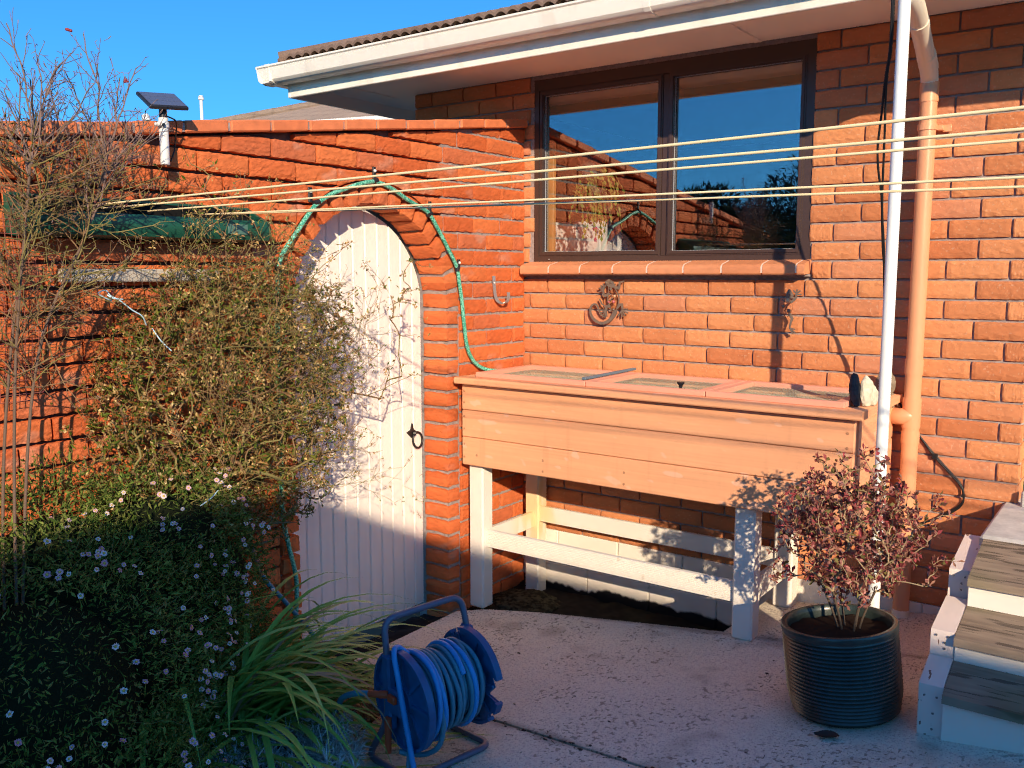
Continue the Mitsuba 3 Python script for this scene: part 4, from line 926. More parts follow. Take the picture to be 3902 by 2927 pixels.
# ------------------------------------------------------------------ pot
pot = thing('plant_pot', 'round dark glazed plant pot with horizontal ribs beside the steps', 'pot')
prof = [(.0, .0), (.160, 0), (.172, .006)]
for i in range(21):
    z0 = .012 + .01345 * i; r0 = .168 + .024 * min(1, (z0 + .02) / .10) ** .6
    prof += [(r0 - .0045, z0), (r0 + .0008, z0 + .0032), (r0 + .003, z0 + .0067), (r0 + .0008, z0 + .0102)]
prof += [(.193, .296), (.1965, .303), (.197, .312), (.194, .318), (.184, .320), (.176, .316), (.172, .300), (.170, .27), (.15, .262)]
pm = lathe(prof, 72); tl_ = math.atan(SL)
Rm = mat4([[math.cos(tl_), 0, math.sin(tl_)], [0, 1, 0], [-math.sin(tl_), 0, math.cos(tl_)]], [2.188, -1.125, float(gz(2.188)) + .001])
pm.apply_transform(Rm); part(pot, 'shell', pm, 'pot_glaze', 50)
sd = lathe([(.174, .282), (.12, .288), (.06, .294), (0, .298)], 40); v = np.array(sd.vertices); v[:, 2] += (meshkit.fbm(v * 40, 3, 2) - .5) * .03; sd.vertices = v; sd.apply_transform(Rm)
part(pot, 'soil', sd, 'pot_soil', True)

# ------------------------------------------------------------------ hose reel
rl = thing('hose_reel', 'blue hose reel with wound hose on a tube frame standing on the concrete', 'hose reel')
A0, B0 = np.array([1.045, -2.167, .392]), np.array([1.111, -1.908, .400])
ax = unit(B0 - A0); fw_ = unit(np.array([ax[1], -ax[0], 0])); upv = np.cross(fw_, ax) if np.cross(fw_, ax)[2] > 0 else np.cross(ax, fw_)
def RP3(a, f, u): return A0 + ax * a + fw_ * f + upv * u
RM = lambda a: mat4([fw_, upv, np.cross(fw_, upv)], A0 + ax * a)
sgn = 1 if np.dot(np.cross(fw_, upv), ax) > 0 else -1
LA = np.linalg.norm(B0 - A0)
def disc_mesh(poly, a0, th):
    m = prism(poly, th); m.apply_transform(mat4([fw_, upv, ax], A0 + ax * a0))
    return m
circ = Point(0, 0).buffer(.170, 24)
dA = part(rl, 'near_flange', cat([disc_mesh(circ, -.004, .008), disc_mesh(circ.difference(Point(0, 0).buffer(.160, 24)), -.022, .020), disc_mesh(Point(0, 0).buffer(.052, 16), -.020, .016)] + [disc_mesh(affinity.rotate(sbox(.05, -.006, .161, .006), k * 45, origin=(0, 0)), -.014, .010) for k in range(8)]), 'reel_blue')
slots = [affinity.rotate(Polygon([(.075, -.018), (.145, -.026), (.145, .026), (.075, .018)]), k * 45 + 14, origin=(0, 0)) for k in range(8)]
brk = [Polygon([(.10, -.035), (.2, -.055), (.21, .0), (.2, .045), (.12, .03), (.135, .0)]), affinity.rotate(Polygon([(.13, -.02), (.2, -.03), (.2, .03), (.14, .02), (.155, 0)]), 118, origin=(0, 0)), affinity.rotate(Polygon([(.15, -.02), (.2, -.03), (.2, .03), (.16, .02)]), -40, origin=(0, 0))]
fB = circ
for q in brk: fB = fB.difference(q)
rimB = circ.difference(Point(0, 0).buffer(.158, 24))
for q in brk: rimB = rimB.difference(q)
fBs = fB
for q in slots: fBs = fBs.difference(q)
part(rl, 'far_flange', cat([disc_mesh(fBs, LA - .004, .006), disc_mesh(rimB, LA - .010, .026), disc_mesh(fB.intersection(Point(0, 0).buffer(.158)), LA + .006, .003)]), 'reel_blue', label='broken blue far flange of the reel')
part(rl, 'drum', tube([RP3(0, 0, 0), RP3(LA, 0, 0)], .095, 32), 'reel_blue', 40)
rs = np.random.RandomState(8)
def helix(r, a0, a1, turns, ph, wob, seed):
    t = np.linspace(0, turns * 2 * math.pi, int(turns * 36)); w = meshkit.fbm(np.stack([t * .5 + seed * 9, t * 0, t * 0], 1), 2, seed) - .5
    s = t / t[-1]
    return [RP3(a0 + (a1 - a0) * s_ + wob * w_ * 1.6, (r + .012 * w_) * math.cos(tt + ph), (r + .012 * w_) * math.sin(tt + ph)) for s_, tt, w_ in zip(s, t, w)]
part(rl, 'hose_coil', tube(helix(.114, .020, LA - .022, 11, 1.0, .010, 1), .0085, 8), 'hose_teal', True, label='inner layer of wound teal hose')
part(rl, 'hose_coil', tube(helix(.133, .024, LA - .030, 8, 2.0, .018, 4), .0085, 8), 'hose_teal', True, label='upper layer of wound teal hose')
part(rl, 'hose_coil', tube(helix(.148, .016, .080, 2.6, 1.2, .012, 6), .0088, 8), 'hose_blue', True, label='bright blue turns next to the near flange')
part(rl, 'hose_coil', tube(helix(.146, .165, .205, 1.3, .6, .016, 9), .0088, 8), 'hose_blue', True)
part(rl, 'hose_loop', tube(spline([RP3(.03, -.02, .145), RP3(-.005, -.03, .176), RP3(-.036, -.005, .172), RP3(-.046, .03, .10), RP3(-.046, .055, .0), RP3(-.042, .075, -.10), RP3(-.036, .088, -.19), RP3(-.02, .094, -.236), RP3(.02, .098, -.243)], 7), .0095, 10), 'hose_blue', True, label='loose strand of hose hanging over the near flange')
part(rl, 'hose_loop', tube(spline([RP3(.05, .132, .05), RP3(.05, .142, -.05), RP3(.045, .120, -.13), RP3(.03, .065, -.178), RP3(-.01, .02, -.182), RP3(-.035, .0, -.172)], 7), .0090, 10), 'hose_teal', True)
part(rl, 'hose_loop', tube(spline([RP3(-.03, .06, -.13), RP3(-.04, .064, -.2), RP3(-.03, .065, -.245)], 5), .0090, 10), 'hose_teal', True)
fz = lambda x: float(gz(x)) + .012
def rounded(pts, r=.03, n=6):
    p = [np.array(q, float) for q in pts]; out = [p[0]]
    for a, b, c in zip(p[:-2], p[1:-1], p[2:]):
        d0, d1 = unit(a - b), unit(c - b); k = min(r, .45 * np.linalg.norm(a - b), .45 * np.linalg.norm(c - b))
        s, e = b + d0 * k, b + d1 * k
        for t in np.linspace(0, 1, n): out.append((1 - t) ** 2 * s + 2 * t * (1 - t) * b + t ** 2 * e)
    return np.array(out + [p[-1]])
hA, hB = -.030, LA + .032
hand = rounded([RP3(hA - .005, -.055, .0), RP3(hA, -.060, .145), RP3(hA + .004, -.080, .262), RP3(hB - .004, -.080, .262), RP3(hB, -.052, .150), RP3(hB, -.045, .0)], .05, 8)
part(rl, 'handle', tube(hand, .0115, 12), 'tube_frame', True, label='grey blue tube handle')
gA = lambda f: (lambda q: np.array([q[0], q[1], fz(q[0])]))(RP3(hA, f, 0))
gB = lambda f: (lambda q: np.array([q[0], q[1], fz(q[0])]))(RP3(hB, f, 0))
base = rounded([RP3(hA - .005, -.055, .02), RP3(hA - .005, -.075, -.10), gA(-.20), gA(.075), gB(.075), gB(-.20), RP3(hB, -.075, -.10), RP3(hB, -.045, .02)], .05, 8)
part(rl, 'foot_frame', tube(base, .0115, 12), 'tube_frame', True, label='grey blue tube foot frame')
def obox(a0, a1, f0, f1, u0, u1, b=.006):
    m = bevbox(f0, f1, u0, u1, a0, a1, b); m.apply_transform(mat4([fw_, upv, ax], A0)); return m
part(rl, 'bracket', cat([obox(-.046, -.016, -.075, -.030, -.11, .15, .010), obox(-.046, -.018, -.05, .03, -.045, .045, .012)]), 'reel_blue')
part(rl, 'bracket', cat([obox(LA + .014, LA + .044, -.075, -.025, -.11, .165, .010), obox(LA + .014, LA + .040, -.05, .03, -.045, .045, .012)]), 'reel_blue')
part(rl, 'connector', cat([tube([RP3(-.045, -.035, .02), RP3(-.064, -.064, .016)], .013, 14), tube([RP3(-.064, -.064, .016), RP3(-.082, -.10, .012)], .0115, 14), obox(-.062, -.045, -.022, .02, .005, .032, .004)]), 'orange_plastic', 40, label='orange hose connector')
part(rl, 'crank', cat([tube([RP3(LA + .04, -.01, .0), RP3(LA + .085, -.01, .0)], .016, 14)]), pbr('crank_pink', (.50, .14, .12), .5), 40)
part(rl, 'peg', tube([RP3(-.052, -.035, -.06), RP3(-.054, -.038, -.185)], [.013, .0105], 12), 'orange_plastic', 40, label='orange plastic peg below the connector')
part(rl, 'supply_hose', tube(spline([RP3(-.080, -.098, .012), RP3(-.10, -.16, -.004), RP3(-.11, -.24, -.05), RP3(-.10, -.32, -.14), RP3(-.07, -.42, -.20), RP3(-.02, -.55, -.24)], 7), .0105, 10), 'hose_teal', True)

# ------------------------------------------------------------------ tap
tp_ = thing('garden_tap', 'outdoor tap with orange hose fitting low on the garden wall left of the door', 'tap')
part(tp_, 'body', cat([tube([(-.01, -2.03, .672), (.05, -2.005, .672)], .011, 10), tube([(.05, -2.005, .680), (.06, -1.998, .640)], .013, 12), sphere((.05, -2.005, .675), .017, 2)]), 'metal_grey', 40)
part(tp_, 'handle', cat([tube([(.05, -2.005, .68), (.055, -2.0, .705)], .006, 8), tube([(.04, -2.035, .700), (.075, -1.945, .706)], .0055, 8)]), 'metal_grey', 40)
part(tp_, 'fitting', cat([tube([(.06, -1.998, .645), (.068, -1.990, .610)], .0165, 14), tube([(.068, -1.990, .612), (.075, -1.982, .575)], .0145, 14)]), pbr('fitting_pink', (.46, .16, .10), .5), 40)
part(tp_, 'lead_hose', tube(spline([(.074, -1.983, .58), (.09, -1.95, .52), (.10, -1.90, .455), (.11, -1.84, .37), (.12, -1.79, .30), (.15, -1.74, .20), (.19, -1.70, .10)], 6), .0102, 10), 'hose_teal', True)
# timber batten
bt = thing('timber_batten', 'grey weathered timber batten fixed across the garden wall behind the netting', 'batten')
solo(bt, bevbox(.008, .035, -2.715, -2.09, 1.775, 1.820, .004), 'timber_grey')

# ------------------------------------------------------------------ plants
def grow(trunks, tips, seed, jit=.10, seg=.04, tipr=.0014, exp=.42, bias=.22, maxr=.02):
    rs = np.random.RandomState(seed)
    pos, par, depth = [], [], []
    chains = []
    for t in trunks:
        t = np.asarray(t, float); ids = []
        for i, q in enumerate(t):
            pos.append(q); par.append(ids[-1] if ids else -1); depth.append(0.0 if not ids else depth[ids[-1]] + np.linalg.norm(q - pos[ids[-1]])); ids.append(len(pos) - 1)
        chains.append(ids)
    root = np.array(trunks[0][0])
    tips = np.asarray(tips, float)
    order = np.argsort(np.linalg.norm(tips - root, axis=1))
    P = np.zeros((len(pos) + len(tips) * 30, 3)); P[:len(pos)] = pos; Dp = np.zeros(len(P)); Dp[:len(pos)] = depth; n = len(pos)
    for ti in order:
        q = tips[ti]
        c = np.linalg.norm(P[:n] - q, axis=1) + bias * Dp[:n]
        b = int(np.argmin(c)); a = P[b]; dist = np.linalg.norm(q - a)
        if dist < .006: continue
        k = max(2, int(dist / seg) + 1)
        prev = P[par[b]] if par[b] >= 0 else a - [0, 0, .05]
        dirn = unit(a - prev)
        ctrl = a + (dirn * .42 + unit(q - a) * .58) * dist * .5 + rs.normal(0, jit * dist * .6, 3)
        ids = [b]
        for s in np.linspace(0, 1, k + 1)[1:]:
            x = (1 - s) ** 2 * a + 2 * s * (1 - s) * ctrl + s * s * q
            if s < 1: x = x + rs.normal(0, jit * .10 * dist / k + .0004, 3)
            if n >= len(P): break
            P[n] = x; par.append(ids[-1]); Dp[n] = Dp[ids[-1]] + dist / k; ids.append(n); n += 1
        chains.append(ids)
    cntc = np.zeros(n)
    for ids in chains: cntc[ids[-1]] += 1
    for i in range(n - 1, 0, -1):
        if par[i] >= 0: cntc[par[i]] += cntc[i]
    rad = np.minimum(maxr, tipr * np.maximum(cntc, 1) ** exp)
    return P[:n], np.array(par[:n]), rad, chains
def twigs(P, rad, chains, sides=5, sel=None):
    out = []
    for j, ids in enumerate(chains):
        if sel is not None and not sel(j, ids): continue
        r = rad[ids].copy(); r[0] = min(r[0], r[1] * 1.15)
        out.append(tube(P[ids], r, sides, False))
    return cat(out)
def leaves(pos, dirs, ln, wd, cols, seed, fold=.25, shape=.5, droop=0.0):
    rs = np.random.RandomState(seed); n = len(pos)
    d = np.asarray(dirs, float); d /= np.linalg.norm(d, axis=1, keepdims=True) + 1e-9
    r = rs.normal(size=(n, 3)); s = np.cross(d, r); s /= np.linalg.norm(s, axis=1, keepdims=True) + 1e-9; u = np.cross(s, d)
    ln = np.broadcast_to(ln, (n,))[:, None]; wd = np.broadcast_to(wd, (n,))[:, None]
    b = pos; tip = pos + d * ln + np.array([0, 0, -1.0]) * ln * droop; m = pos + d * ln * shape
    lft = m + s * wd * .5 + u * wd * fold; rgt = m - s * wd * .5 + u * wd * fold
    v = np.stack([b, lft, tip, rgt], 1).reshape(-1, 3); i = np.arange(n)[:, None] * 4
    f = np.concatenate([i + [0, 1, 2], i + [0, 2, 3]], 1).reshape(-1, 3)
    c = np.repeat(np.asarray(cols), 4, 0)
    return trimesh.Trimesh(v, f, process=False), c
def pick(rs, pal, n, var=.25):
    pal = np.array(pal); c = pal[rs.randint(len(pal), size=n)]
    return np.clip(c * (1 + rs.uniform(-var, var, (n, 1))), 0, 1)
def in_poly(poly, n, rs):
    x0, y0, x1, y1 = poly.bounds; out = []
    while len(out) < n:
        p = rs.uniform([x0, y0], [x1, y1], (n * 2, 2)); k = shapely.contains_xy(poly, p[:, 0], p[:, 1]); out += list(p[k])
    return np.array(out[:n])

def shoots(starts, rs, lev, seg=.022, noise_=.10, up=.03, pitch=.034, ang=(.55, 1.05), kid=(.28, .55), keep=None):
    out, ends = [], []
    st = [(np.array(p, float), unit(d), L_, r, lev) for p, d, L_, r in starts]
    while st:
        p, d, L_, r, lv = st.pop(); n = max(3, int(L_ / seg)); c = [p]; nxt = rs.uniform(.3, .9) * pitch + .12 * L_; acc = 0
        for i in range(n):
            d = unit(d + rs.normal(0, noise_, 3) + [0, 0, up]); c.append(c[-1] + d * L_ / n); acc += L_ / n
            if acc > nxt and lv > 0:
                nxt += pitch * rs.uniform(.6, 1.5); a = rs.uniform(*ang); e = unit(np.cross(d, rs.normal(size=3)))
                l2 = L_ * rs.uniform(*kid) * (1.15 - .6 * acc / L_)
                if l2 > .012: st.append((c[-1], unit(d * math.cos(a) + e * math.sin(a)), l2, max(.0009, r * (1 - .4 * acc / L_) * .68), lv - 1))
        c = np.array(c)
        if keep is not None and not keep(c[-1]): continue
        out.append(tube(c, np.linspace(r, max(.0008, r * .55), len(c)), 4 if r < .0022 else 5, False)); ends.append(c[-1])
    return cat(out), np.array(ends)
# climbing shrub between the clothesline case and the door
rs = np.random.RandomState(31)
cs = thing('climbing_shrub', 'sprawling half bare olive shrub trained on the wall beside the door, with tan seed heads', 'shrub')
reg = Polygon([(-2.66, 1.50), (-2.50, 1.74), (-2.25, 1.86), (-1.95, 1.86), (-1.76, 1.84), (-1.66, 1.74), (-1.60, 1.58), (-1.58, 1.35), (-1.64, 1.15), (-1.72, 1.0), (-1.80, .78), (-2.1, .72), (-2.5, .84), (-2.70, 1.1)])
p = in_poly(reg, 3000, rs)
core = np.exp(-((p[:, 0] + 1.98) / .42) ** 2 - ((p[:, 1] - 1.40) / .42) ** 2)
xs = .03 + rs.uniform(0, 1, len(p)) ** 1.3 * (.16 + .24 * core)
tips = np.stack([xs, p[:, 0], p[:, 1]], 1)
outl = np.array([(.22, -1.20, 1.86), (.20, -1.13, 1.84), (.24, -1.28, 1.80), (.20, -1.22, 1.72), (.18, -1.30, 1.70), (.22, -1.18, 1.66), (.20, -1.33, 1.60), (.18, -1.25, 1.52), (.22, -1.30, 1.44), (.2, -1.36, 1.38), (.18, -1.28, 1.33), (.2, -1.4, 1.25), (.12, -1.52, 1.92), (.16, -2.10, 2.10), (.14, -2.18, 2.20), (.12, -2.28, 2.23), (.14, -2.04, 2.02), (.15, -2.30, 2.12), (.16, -2.2, 2.06), (.15, -2.24, 1.98), (.16, -2.0, 1.95), (.14, -1.8, 1.95), (.10, -2.72, 1.36), (.12, -2.76, 1.22), (.12, -2.78, 1.30)])
oe = np.repeat(outl, 2, 0) + rs.normal(0, .035, (len(outl) * 2, 3)); oe[:, 0] = np.maximum(oe[:, 0], .03)
tips = np.vstack([tips, outl, oe])
trunks = [spline([(.16, -2.20, .0), (.15, -2.26, .5), (.13, -2.36, .86), (.12, -2.46, 1.10), (.12, -2.47, 1.32)], 5), spline([(.13, -2.36, .86), (.18, -2.29, .99), (.22, -2.20, 1.06), (.25, -2.08, 1.04), (.26, -1.96, .97)], 5)]
P, par, rad, ch = grow(trunks, tips, 5, .06, .045, .0011, .33, .10, .011)
part(cs, 'stem', twigs(P, rad, ch, 7, lambda j, ids: j == 0), 'bark', True)
part(cs, 'stem', twigs(P, rad, ch, 7, lambda j, ids: j == 1), 'twig_olive', True)
part(cs, 'twigs', twigs(P, rad, ch, 4, lambda j, ids: j > 1 and j % 2), 'twig_olive', True, kind='stuff')
part(cs, 'dry_twigs', twigs(P, rad, ch, 4, lambda j, ids: j > 1 and not j % 2), 'twig_brown', True, kind='stuff')
stp = []
ys_ = P[(rad > .0022) & (P[:, 2] > .8)]
for i in range(95):
    q = ys_[rs.randint(len(ys_))]; a = rs.uniform(-.35, 1.75)
    stp.append((q, (rs.uniform(.0, .55), math.cos(a), math.sin(a)), rs.uniform(.22, .52), .0021))
inside = lambda e: .02 < e[0] < .52 and e[1] < -1.10 and (e[1] < -1.62 or rs.rand() < .55) and e[2] < 1.93 + .3 * (e[1] < -1.9) and e[2] > .66
m, e1_ = shoots(stp[:60], rs, 2, up=.015, keep=inside); part(cs, 'straight_twigs', m, 'twig_olive', True, kind='stuff')
m, e2_ = shoots(stp[60:], rs, 2, up=.015, keep=inside); part(cs, 'straight_twigs', m, 'twig_brown', True, kind='stuff')
E2 = np.vstack([e1_, e2_]); E2 = E2[rs.rand(len(E2)) < .5]
d = rs.normal(size=(len(E2) * 3, 3)); pp = np.repeat(E2, 3, 0) + rs.normal(0, .004, d.shape)
m, c = leaves(pp, d, rs.uniform(.008, .018, len(pp)), rs.uniform(.005, .010, len(pp)), pick(rs, [(.34, .22, .08), (.46, .32, .13), (.15, .18, .035), (.24, .13, .06)], len(pp), .3), 44, .3, .6)
part(cs, 'twig_tips', m, 'leaf_solid', color=c, kind='stuff')
thin = np.nonzero(rad < .003)[0]
k = rs.choice(thin, 15000); d = rs.normal(size=(15000, 3)); d[:, 2] += .3
k2 = k[((P[k, 2] < 1.75) | (rs.rand(len(k)) < .3)) & ((P[k, 1] < -1.6) | (rs.rand(len(k)) < .4))]; n2 = len(k2)
m, c = leaves(P[k2] + rs.normal(0, .006, (n2, 3)), d[:n2], rs.uniform(.013, .030, n2), rs.uniform(.006, .011, n2), pick(rs, [(.09, .13, .02), (.13, .17, .03), (.20, .21, .04), (.26, .15, .05), (.07, .11, .018), (.24, .12, .04), (.34, .20, .08)], n2, .3), 3)
part(cs, 'leaves', m, 'leaf', color=c, kind='stuff')
ends = np.array([ids[-1] for ids in ch[2:]]); ends = ends[rs.rand(len(ends)) < .26]
pp = np.repeat(P[ends], 5, 0) + rs.normal(0, .005, (len(ends) * 5, 3)); d = rs.normal(size=pp.shape)
m, c = leaves(pp, d, rs.uniform(.009, .020, len(pp)), rs.uniform(.007, .013, len(pp)), pick(rs, [(.42, .27, .11), (.52, .36, .15), (.30, .16, .07), (.24, .12, .06), (.5, .4, .2)], len(pp), .25), 4, .3, .6)
part(cs, 'seed_heads', m, 'leaf_solid', color=c, kind='stuff', label='dry tan seed heads')

# bare rose bush at the far left
rs = np.random.RandomState(41)
rb = thing('rose_bush', 'bare purple stemmed rose bush reaching above the wall at the far left', 'rose bush')
pbr('bark_rose', (.13, .085, .06), .8)
canes = [spline([(.30, -3.06, .0), (.28, -3.04, .8), (.24, -2.98, 1.5), (.26, -2.92, 2.02), (.27, -2.905, 2.16)], 7), spline([(.27, -3.06, .0), (.25, -3.0, .9), (.22, -2.90, 1.55), (.24, -2.74, 1.92), (.25, -2.665, 2.14)], 7), spline([(.25, -3.08, 0), (.2, -3.03, 1.0), (.17, -2.95, 1.60), (.16, -2.86, 1.95), (.18, -2.80, 2.10)], 7)]
for c_ in canes: part(rb, 'cane', tube(c_, np.linspace(.0055, .0038, len(c_)), 7, False), 'bark_rose', True)
stp = []
for c_, n_up, sp in ((canes[0], 9, .42), (canes[1], 10, .52), (canes[2], 4, .45)):
    for i in range(n_up):
        q = c_[-1 - rs.randint(7)]; stp.append((q, (rs.normal(0, .25), rs.normal(.02, sp), 1.0), rs.uniform(.20, .36), .0031))
stp += [((.27, -2.905, 2.12), (0, .06, 1), .42, .0034), ((.25, -2.665, 2.12), (.0, .02, 1), .44, .0034), ((.25, -2.66, 2.12), (0, .62, .75), .30, .003), ((.25, -2.65, 2.10), (0, .9, .75), .27, .003), ((.26, -2.9, 2.1), (0, .45, 1), .36, .003), ((.26, -2.93, 2.1), (0, -.35, 1), .40, .003)]
m, ends1 = shoots(stp, rs, 2, seg=.020, noise_=.11, up=.07, pitch=.030, ang=(.45, .95), kid=(.22, .50), keep=lambda e: e[2] < 2.56 and e[0] > .03)
part(rb, 'upper_twigs', m, 'twig_purple', True, kind='stuff')
stp = []
for c_ in canes:
    hi = c_[(c_[:, 2] > 1.45)]
    for i in range(44):
        q = hi[rs.randint(len(hi))]; stp.append((q, (rs.normal(.1, .5), rs.normal(.0, .9), rs.normal(.55, .5)), rs.uniform(.12, .30), .0024))
kp = lambda e: .03 < e[0] < .5 and e[2] < 2.28 and e[1] < -2.50
m, ends2 = shoots(stp[::2], rs, 2, up=.03, keep=kp); part(rb, 'lower_twigs', m, 'twig_olive', True, kind='stuff')
m, ends3 = shoots(stp[1::2], rs, 2, up=.03, keep=kp); part(rb, 'dry_twigs', m, 'twig_brown', True, kind='stuff')
P = np.vstack([ends1, ends2, ends3]); rad = np.full(len(P), .001)
th = []
for q in P[rs.choice(len(P), min(1500, len(P)), replace=False)]: th.append(tube([q, q + unit(rs.normal(size=3)) * rs.uniform(.006, .016)], [.0015, .0007], 3, False))
part(rb, 'spurs', cat(th), 'twig_purple', kind='stuff')
k = rs.choice(len(ends1) + np.arange(len(P) - len(ends1)), 420); d = rs.normal(size=(420, 3))
m, c = leaves(P[k], d, rs.uniform(.010, .022, 420), rs.uniform(.006, .012, 420), pick(rs, [(.16, .10, .03), (.22, .10, .05), (.10, .11, .03), (.18, .05, .05)], 420), 6)
part(rb, 'leaves', m, 'leaf', color=c, kind='stuff')
tops = ends1[np.argsort(-ends1[:, 2])]; hipsp = [None, tops[0], tops[60]]
for q in hipsp[1:]: part(rb, 'rose_hip', cat([sphere(q + rs.normal(0, .003, 3), .0048, 1) for _ in range(4)]), pbr('hip_red', (.25, .03, .035), .5) if 'hip_red' not in scene else 'hip_red')

# wire netting on the shrub, plastic net on the rose, twine
nt = thing('wire_netting', 'rusty hexagonal wire netting stretched over the brick wall behind the climbing shrub', 'netting')
segs = []; a_ = .0165; rs = np.random.RandomState(3)
Wx = lambda y, z: .060 + .02 * math.sin(y * 7 + z * 3) + .015 * math.sin(z * 9 + 1)
dy_, dz_ = a_ * math.sqrt(3), a_ * 1.5
for r in range(46):
    for q in range(25):
        y = -2.67 + q * dy_ + (dy_ / 2 if r % 2 else 0); z = .70 + r * dz_
        if z > 1.83 or y > -1.98: continue
        pts = [(y, z - a_ * .5), (y + dy_ / 2, z - a_), None]
        c0 = (y - dy_ / 2, z - a_ * .5); c1_ = (y, z - a_); c2_ = (y + dy_ / 2, z - a_ * .5); c3_ = (y - dy_ / 2, z + a_ * .5)
        for u0, u1 in ((c0, c1_), (c1_, c2_), (c0, c3_)): segs.append(tube([(Wx(*u0), *u0), (Wx(*u1), *u1)], .0008, 3, False))
solo(nt, cat(segs), 'wire_rust')
pn = thing('plastic_netting', 'faded red square garden netting hanging at the left edge by the rose', 'netting')
sg = []
Wq = lambda y, z: .09 + .015 * math.sin(z * 8) + .01 * math.sin(y * 20)
for y in np.arange(-2.99, -2.83, .020): sg.append(tube([(Wq(y, z), y, z) for z in np.linspace(1.40, 1.99, 14)], .0014, 3, False))
for z in np.arange(1.40, 1.99, .022): sg.append(tube([(Wq(y, z), y, z) for y in np.linspace(-2.99, -2.832, 6)], .0014, 3, False))
solo(pn, cat(sg), 'net_red')
tn = thing('twine', 'pale blue twine tied in a loop and trailing through the climbing shrub', 'twine')
part(tn, 'strand', tube(spline([(.20, -2.64, 1.715), (.21, -2.672, 1.728), (.21, -2.690, 1.742), (.21, -2.664, 1.750), (.21, -2.648, 1.732), (.22, -2.625, 1.718), (.22, -2.581, 1.684), (.22, -2.546, 1.662), (.20, -2.52, 1.63)], 6), .0022, 6), 'twine_blue', True)
part(tn, 'strand', tube(spline([(.21, -2.66, 1.735), (.22, -2.645, 1.724), (.22, -2.612, 1.720)], 4), .0022, 6), 'twine_blue', True)
part(tn, 'strand', tube(spline([(.21, -2.505, 1.618), (.23, -2.485, 1.574), (.24, -2.455, 1.540)], 4), .0022, 6), 'twine_blue', True)
part(tn, 'strand', tube(spline([(.33, -2.43, 1.00), (.32, -2.38, 1.015), (.31, -2.34, 1.035)], 4), .0022, 6), 'twine_blue', True)

# daisy bush
rs = np.random.RandomState(51)
db = thing('daisy_bush', 'dense dark green bush dotted with small white and pink daisies at the lower left', 'daisy bush')
blobs = np.array([(.17, -2.50, .88, .17, .36, .24), (.16, -2.28, .62, .16, .24, .34), (.22, -2.72, .50, .32, .40, .52), (.36, -3.05, .45, .42, .50, .62), (.16, -2.44, .48, .24, .24, .42), (.46, -2.90, .16, .34, .44, .34), (.12, -2.85, .80, .22, .36, .36), (.62, -3.15, .2, .4, .5, .4)])
def shell(n, t0=.72):
    b = blobs[rs.choice(len(blobs), n, p=[.08, .07, .17, .19, .11, .16, .11, .11])]; u = rs.normal(size=(n, 3)); u /= np.linalg.norm(u, axis=1, keepdims=True)
    t = t0 + (1.06 - t0) * rs.rand(n) ** .6
    q = b[:, :3] + u * b[:, 3:] * t[:, None] + rs.normal(0, .012, (n, 3))
    lump = meshkit.fbm(q * 6, 3, 3) - .5; q += u * lump[:, None] * .16
    ins = np.zeros(n, bool)
    for bb in blobs: ins |= (((q - bb[:3]) / bb[3:]) ** 2).sum(1) < (t0 - .02) ** 2
    ok = (q[:, 2] > gz(q[:, 0]) - .02) & (q[:, 0] > .015) & ~ins
    return q[ok], (u / b[:, 3:])[ok]
q, nrm = shell(90000)
nrm /= np.linalg.norm(nrm, axis=1, keepdims=True); d = nrm * .8 + rs.normal(0, .8, nrm.shape)
n = len(q); m, c = leaves(q, d, rs.uniform(.009, .034, n), rs.uniform(.003, .0095, n), pick(rs, [(.085, .14, .028), (.13, .20, .04), (.20, .26, .06), (.055, .095, .022), (.22, .22, .07)], n, .3), 8)
part(db, 'foliage', m, 'leaf', color=c, kind='stuff')
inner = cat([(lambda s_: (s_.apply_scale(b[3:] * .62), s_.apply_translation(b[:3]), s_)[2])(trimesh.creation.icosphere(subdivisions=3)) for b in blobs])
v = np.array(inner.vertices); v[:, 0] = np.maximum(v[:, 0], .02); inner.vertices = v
part(db, 'dark_core', inner, pbr('foliage_inner', (.012, .016, .008), .95, spec=.05), True)  # solid near-black blobs filling the bush under its leaf shell
st_ = []
qs, ns = shell(700, .9)
for a, b in zip(qs[:420], ns[:420]): b = unit(b + rs.normal(0, .5, 3)); st_.append(tube([a - b * .05, a, a + b * .03 + [0, 0, .01]], .0009, 3, False))
part(db, 'stalks', cat(st_), 'twig_olive', kind='stuff')
def flower(np_, seed):
    r = np.random.RandomState(seed); V, F = [], []
    for i in range(np_):
        a = i * 2 * math.pi / np_ + r.uniform(-.1, .1); l = r.uniform(.009, .0115); w = .0021
        ca_, sa_ = math.cos(a), math.sin(a); z = r.uniform(-.002, .002); b = len(V)
        V += [[ca_ * .003, sa_ * .003, 0], [ca_ * l * .7 - sa_ * w, sa_ * l * .7 + ca_ * w, z], [ca_ * l, sa_ * l, z * 1.5], [ca_ * l * .7 + sa_ * w, sa_ * l * .7 - ca_ * w, z]]
        F += [[b, b + 1, b + 2], [b, b + 2, b + 3]]
    return trimesh.Trimesh(V, F, process=False)
fl = []
for s_ in range(3):
    m = flower(15, s_)
    for col in ((.80, .70, .70), (.72, .47, .54), (.62, .32, .40)): fl.append(mikit.ply(m, 'petal', color=np.tile(col, (len(m.vertices), 1))))
eye = mikit.ply(sphere((0, 0, .0005), .0034, 1, (1, 1, .5)), pbr('daisy_eye', (.55, .36, .06), .8))
qs, ns = shell(9000, 1.0)
face = ((CAM - qs) / np.linalg.norm(CAM - qs, axis=1, keepdims=True) * (ns / np.linalg.norm(ns, axis=1, keepdims=True))).sum(1) > .15
ok = face & (qs[:, 2] < 1.10); qs, ns = qs[ok], ns[ok]
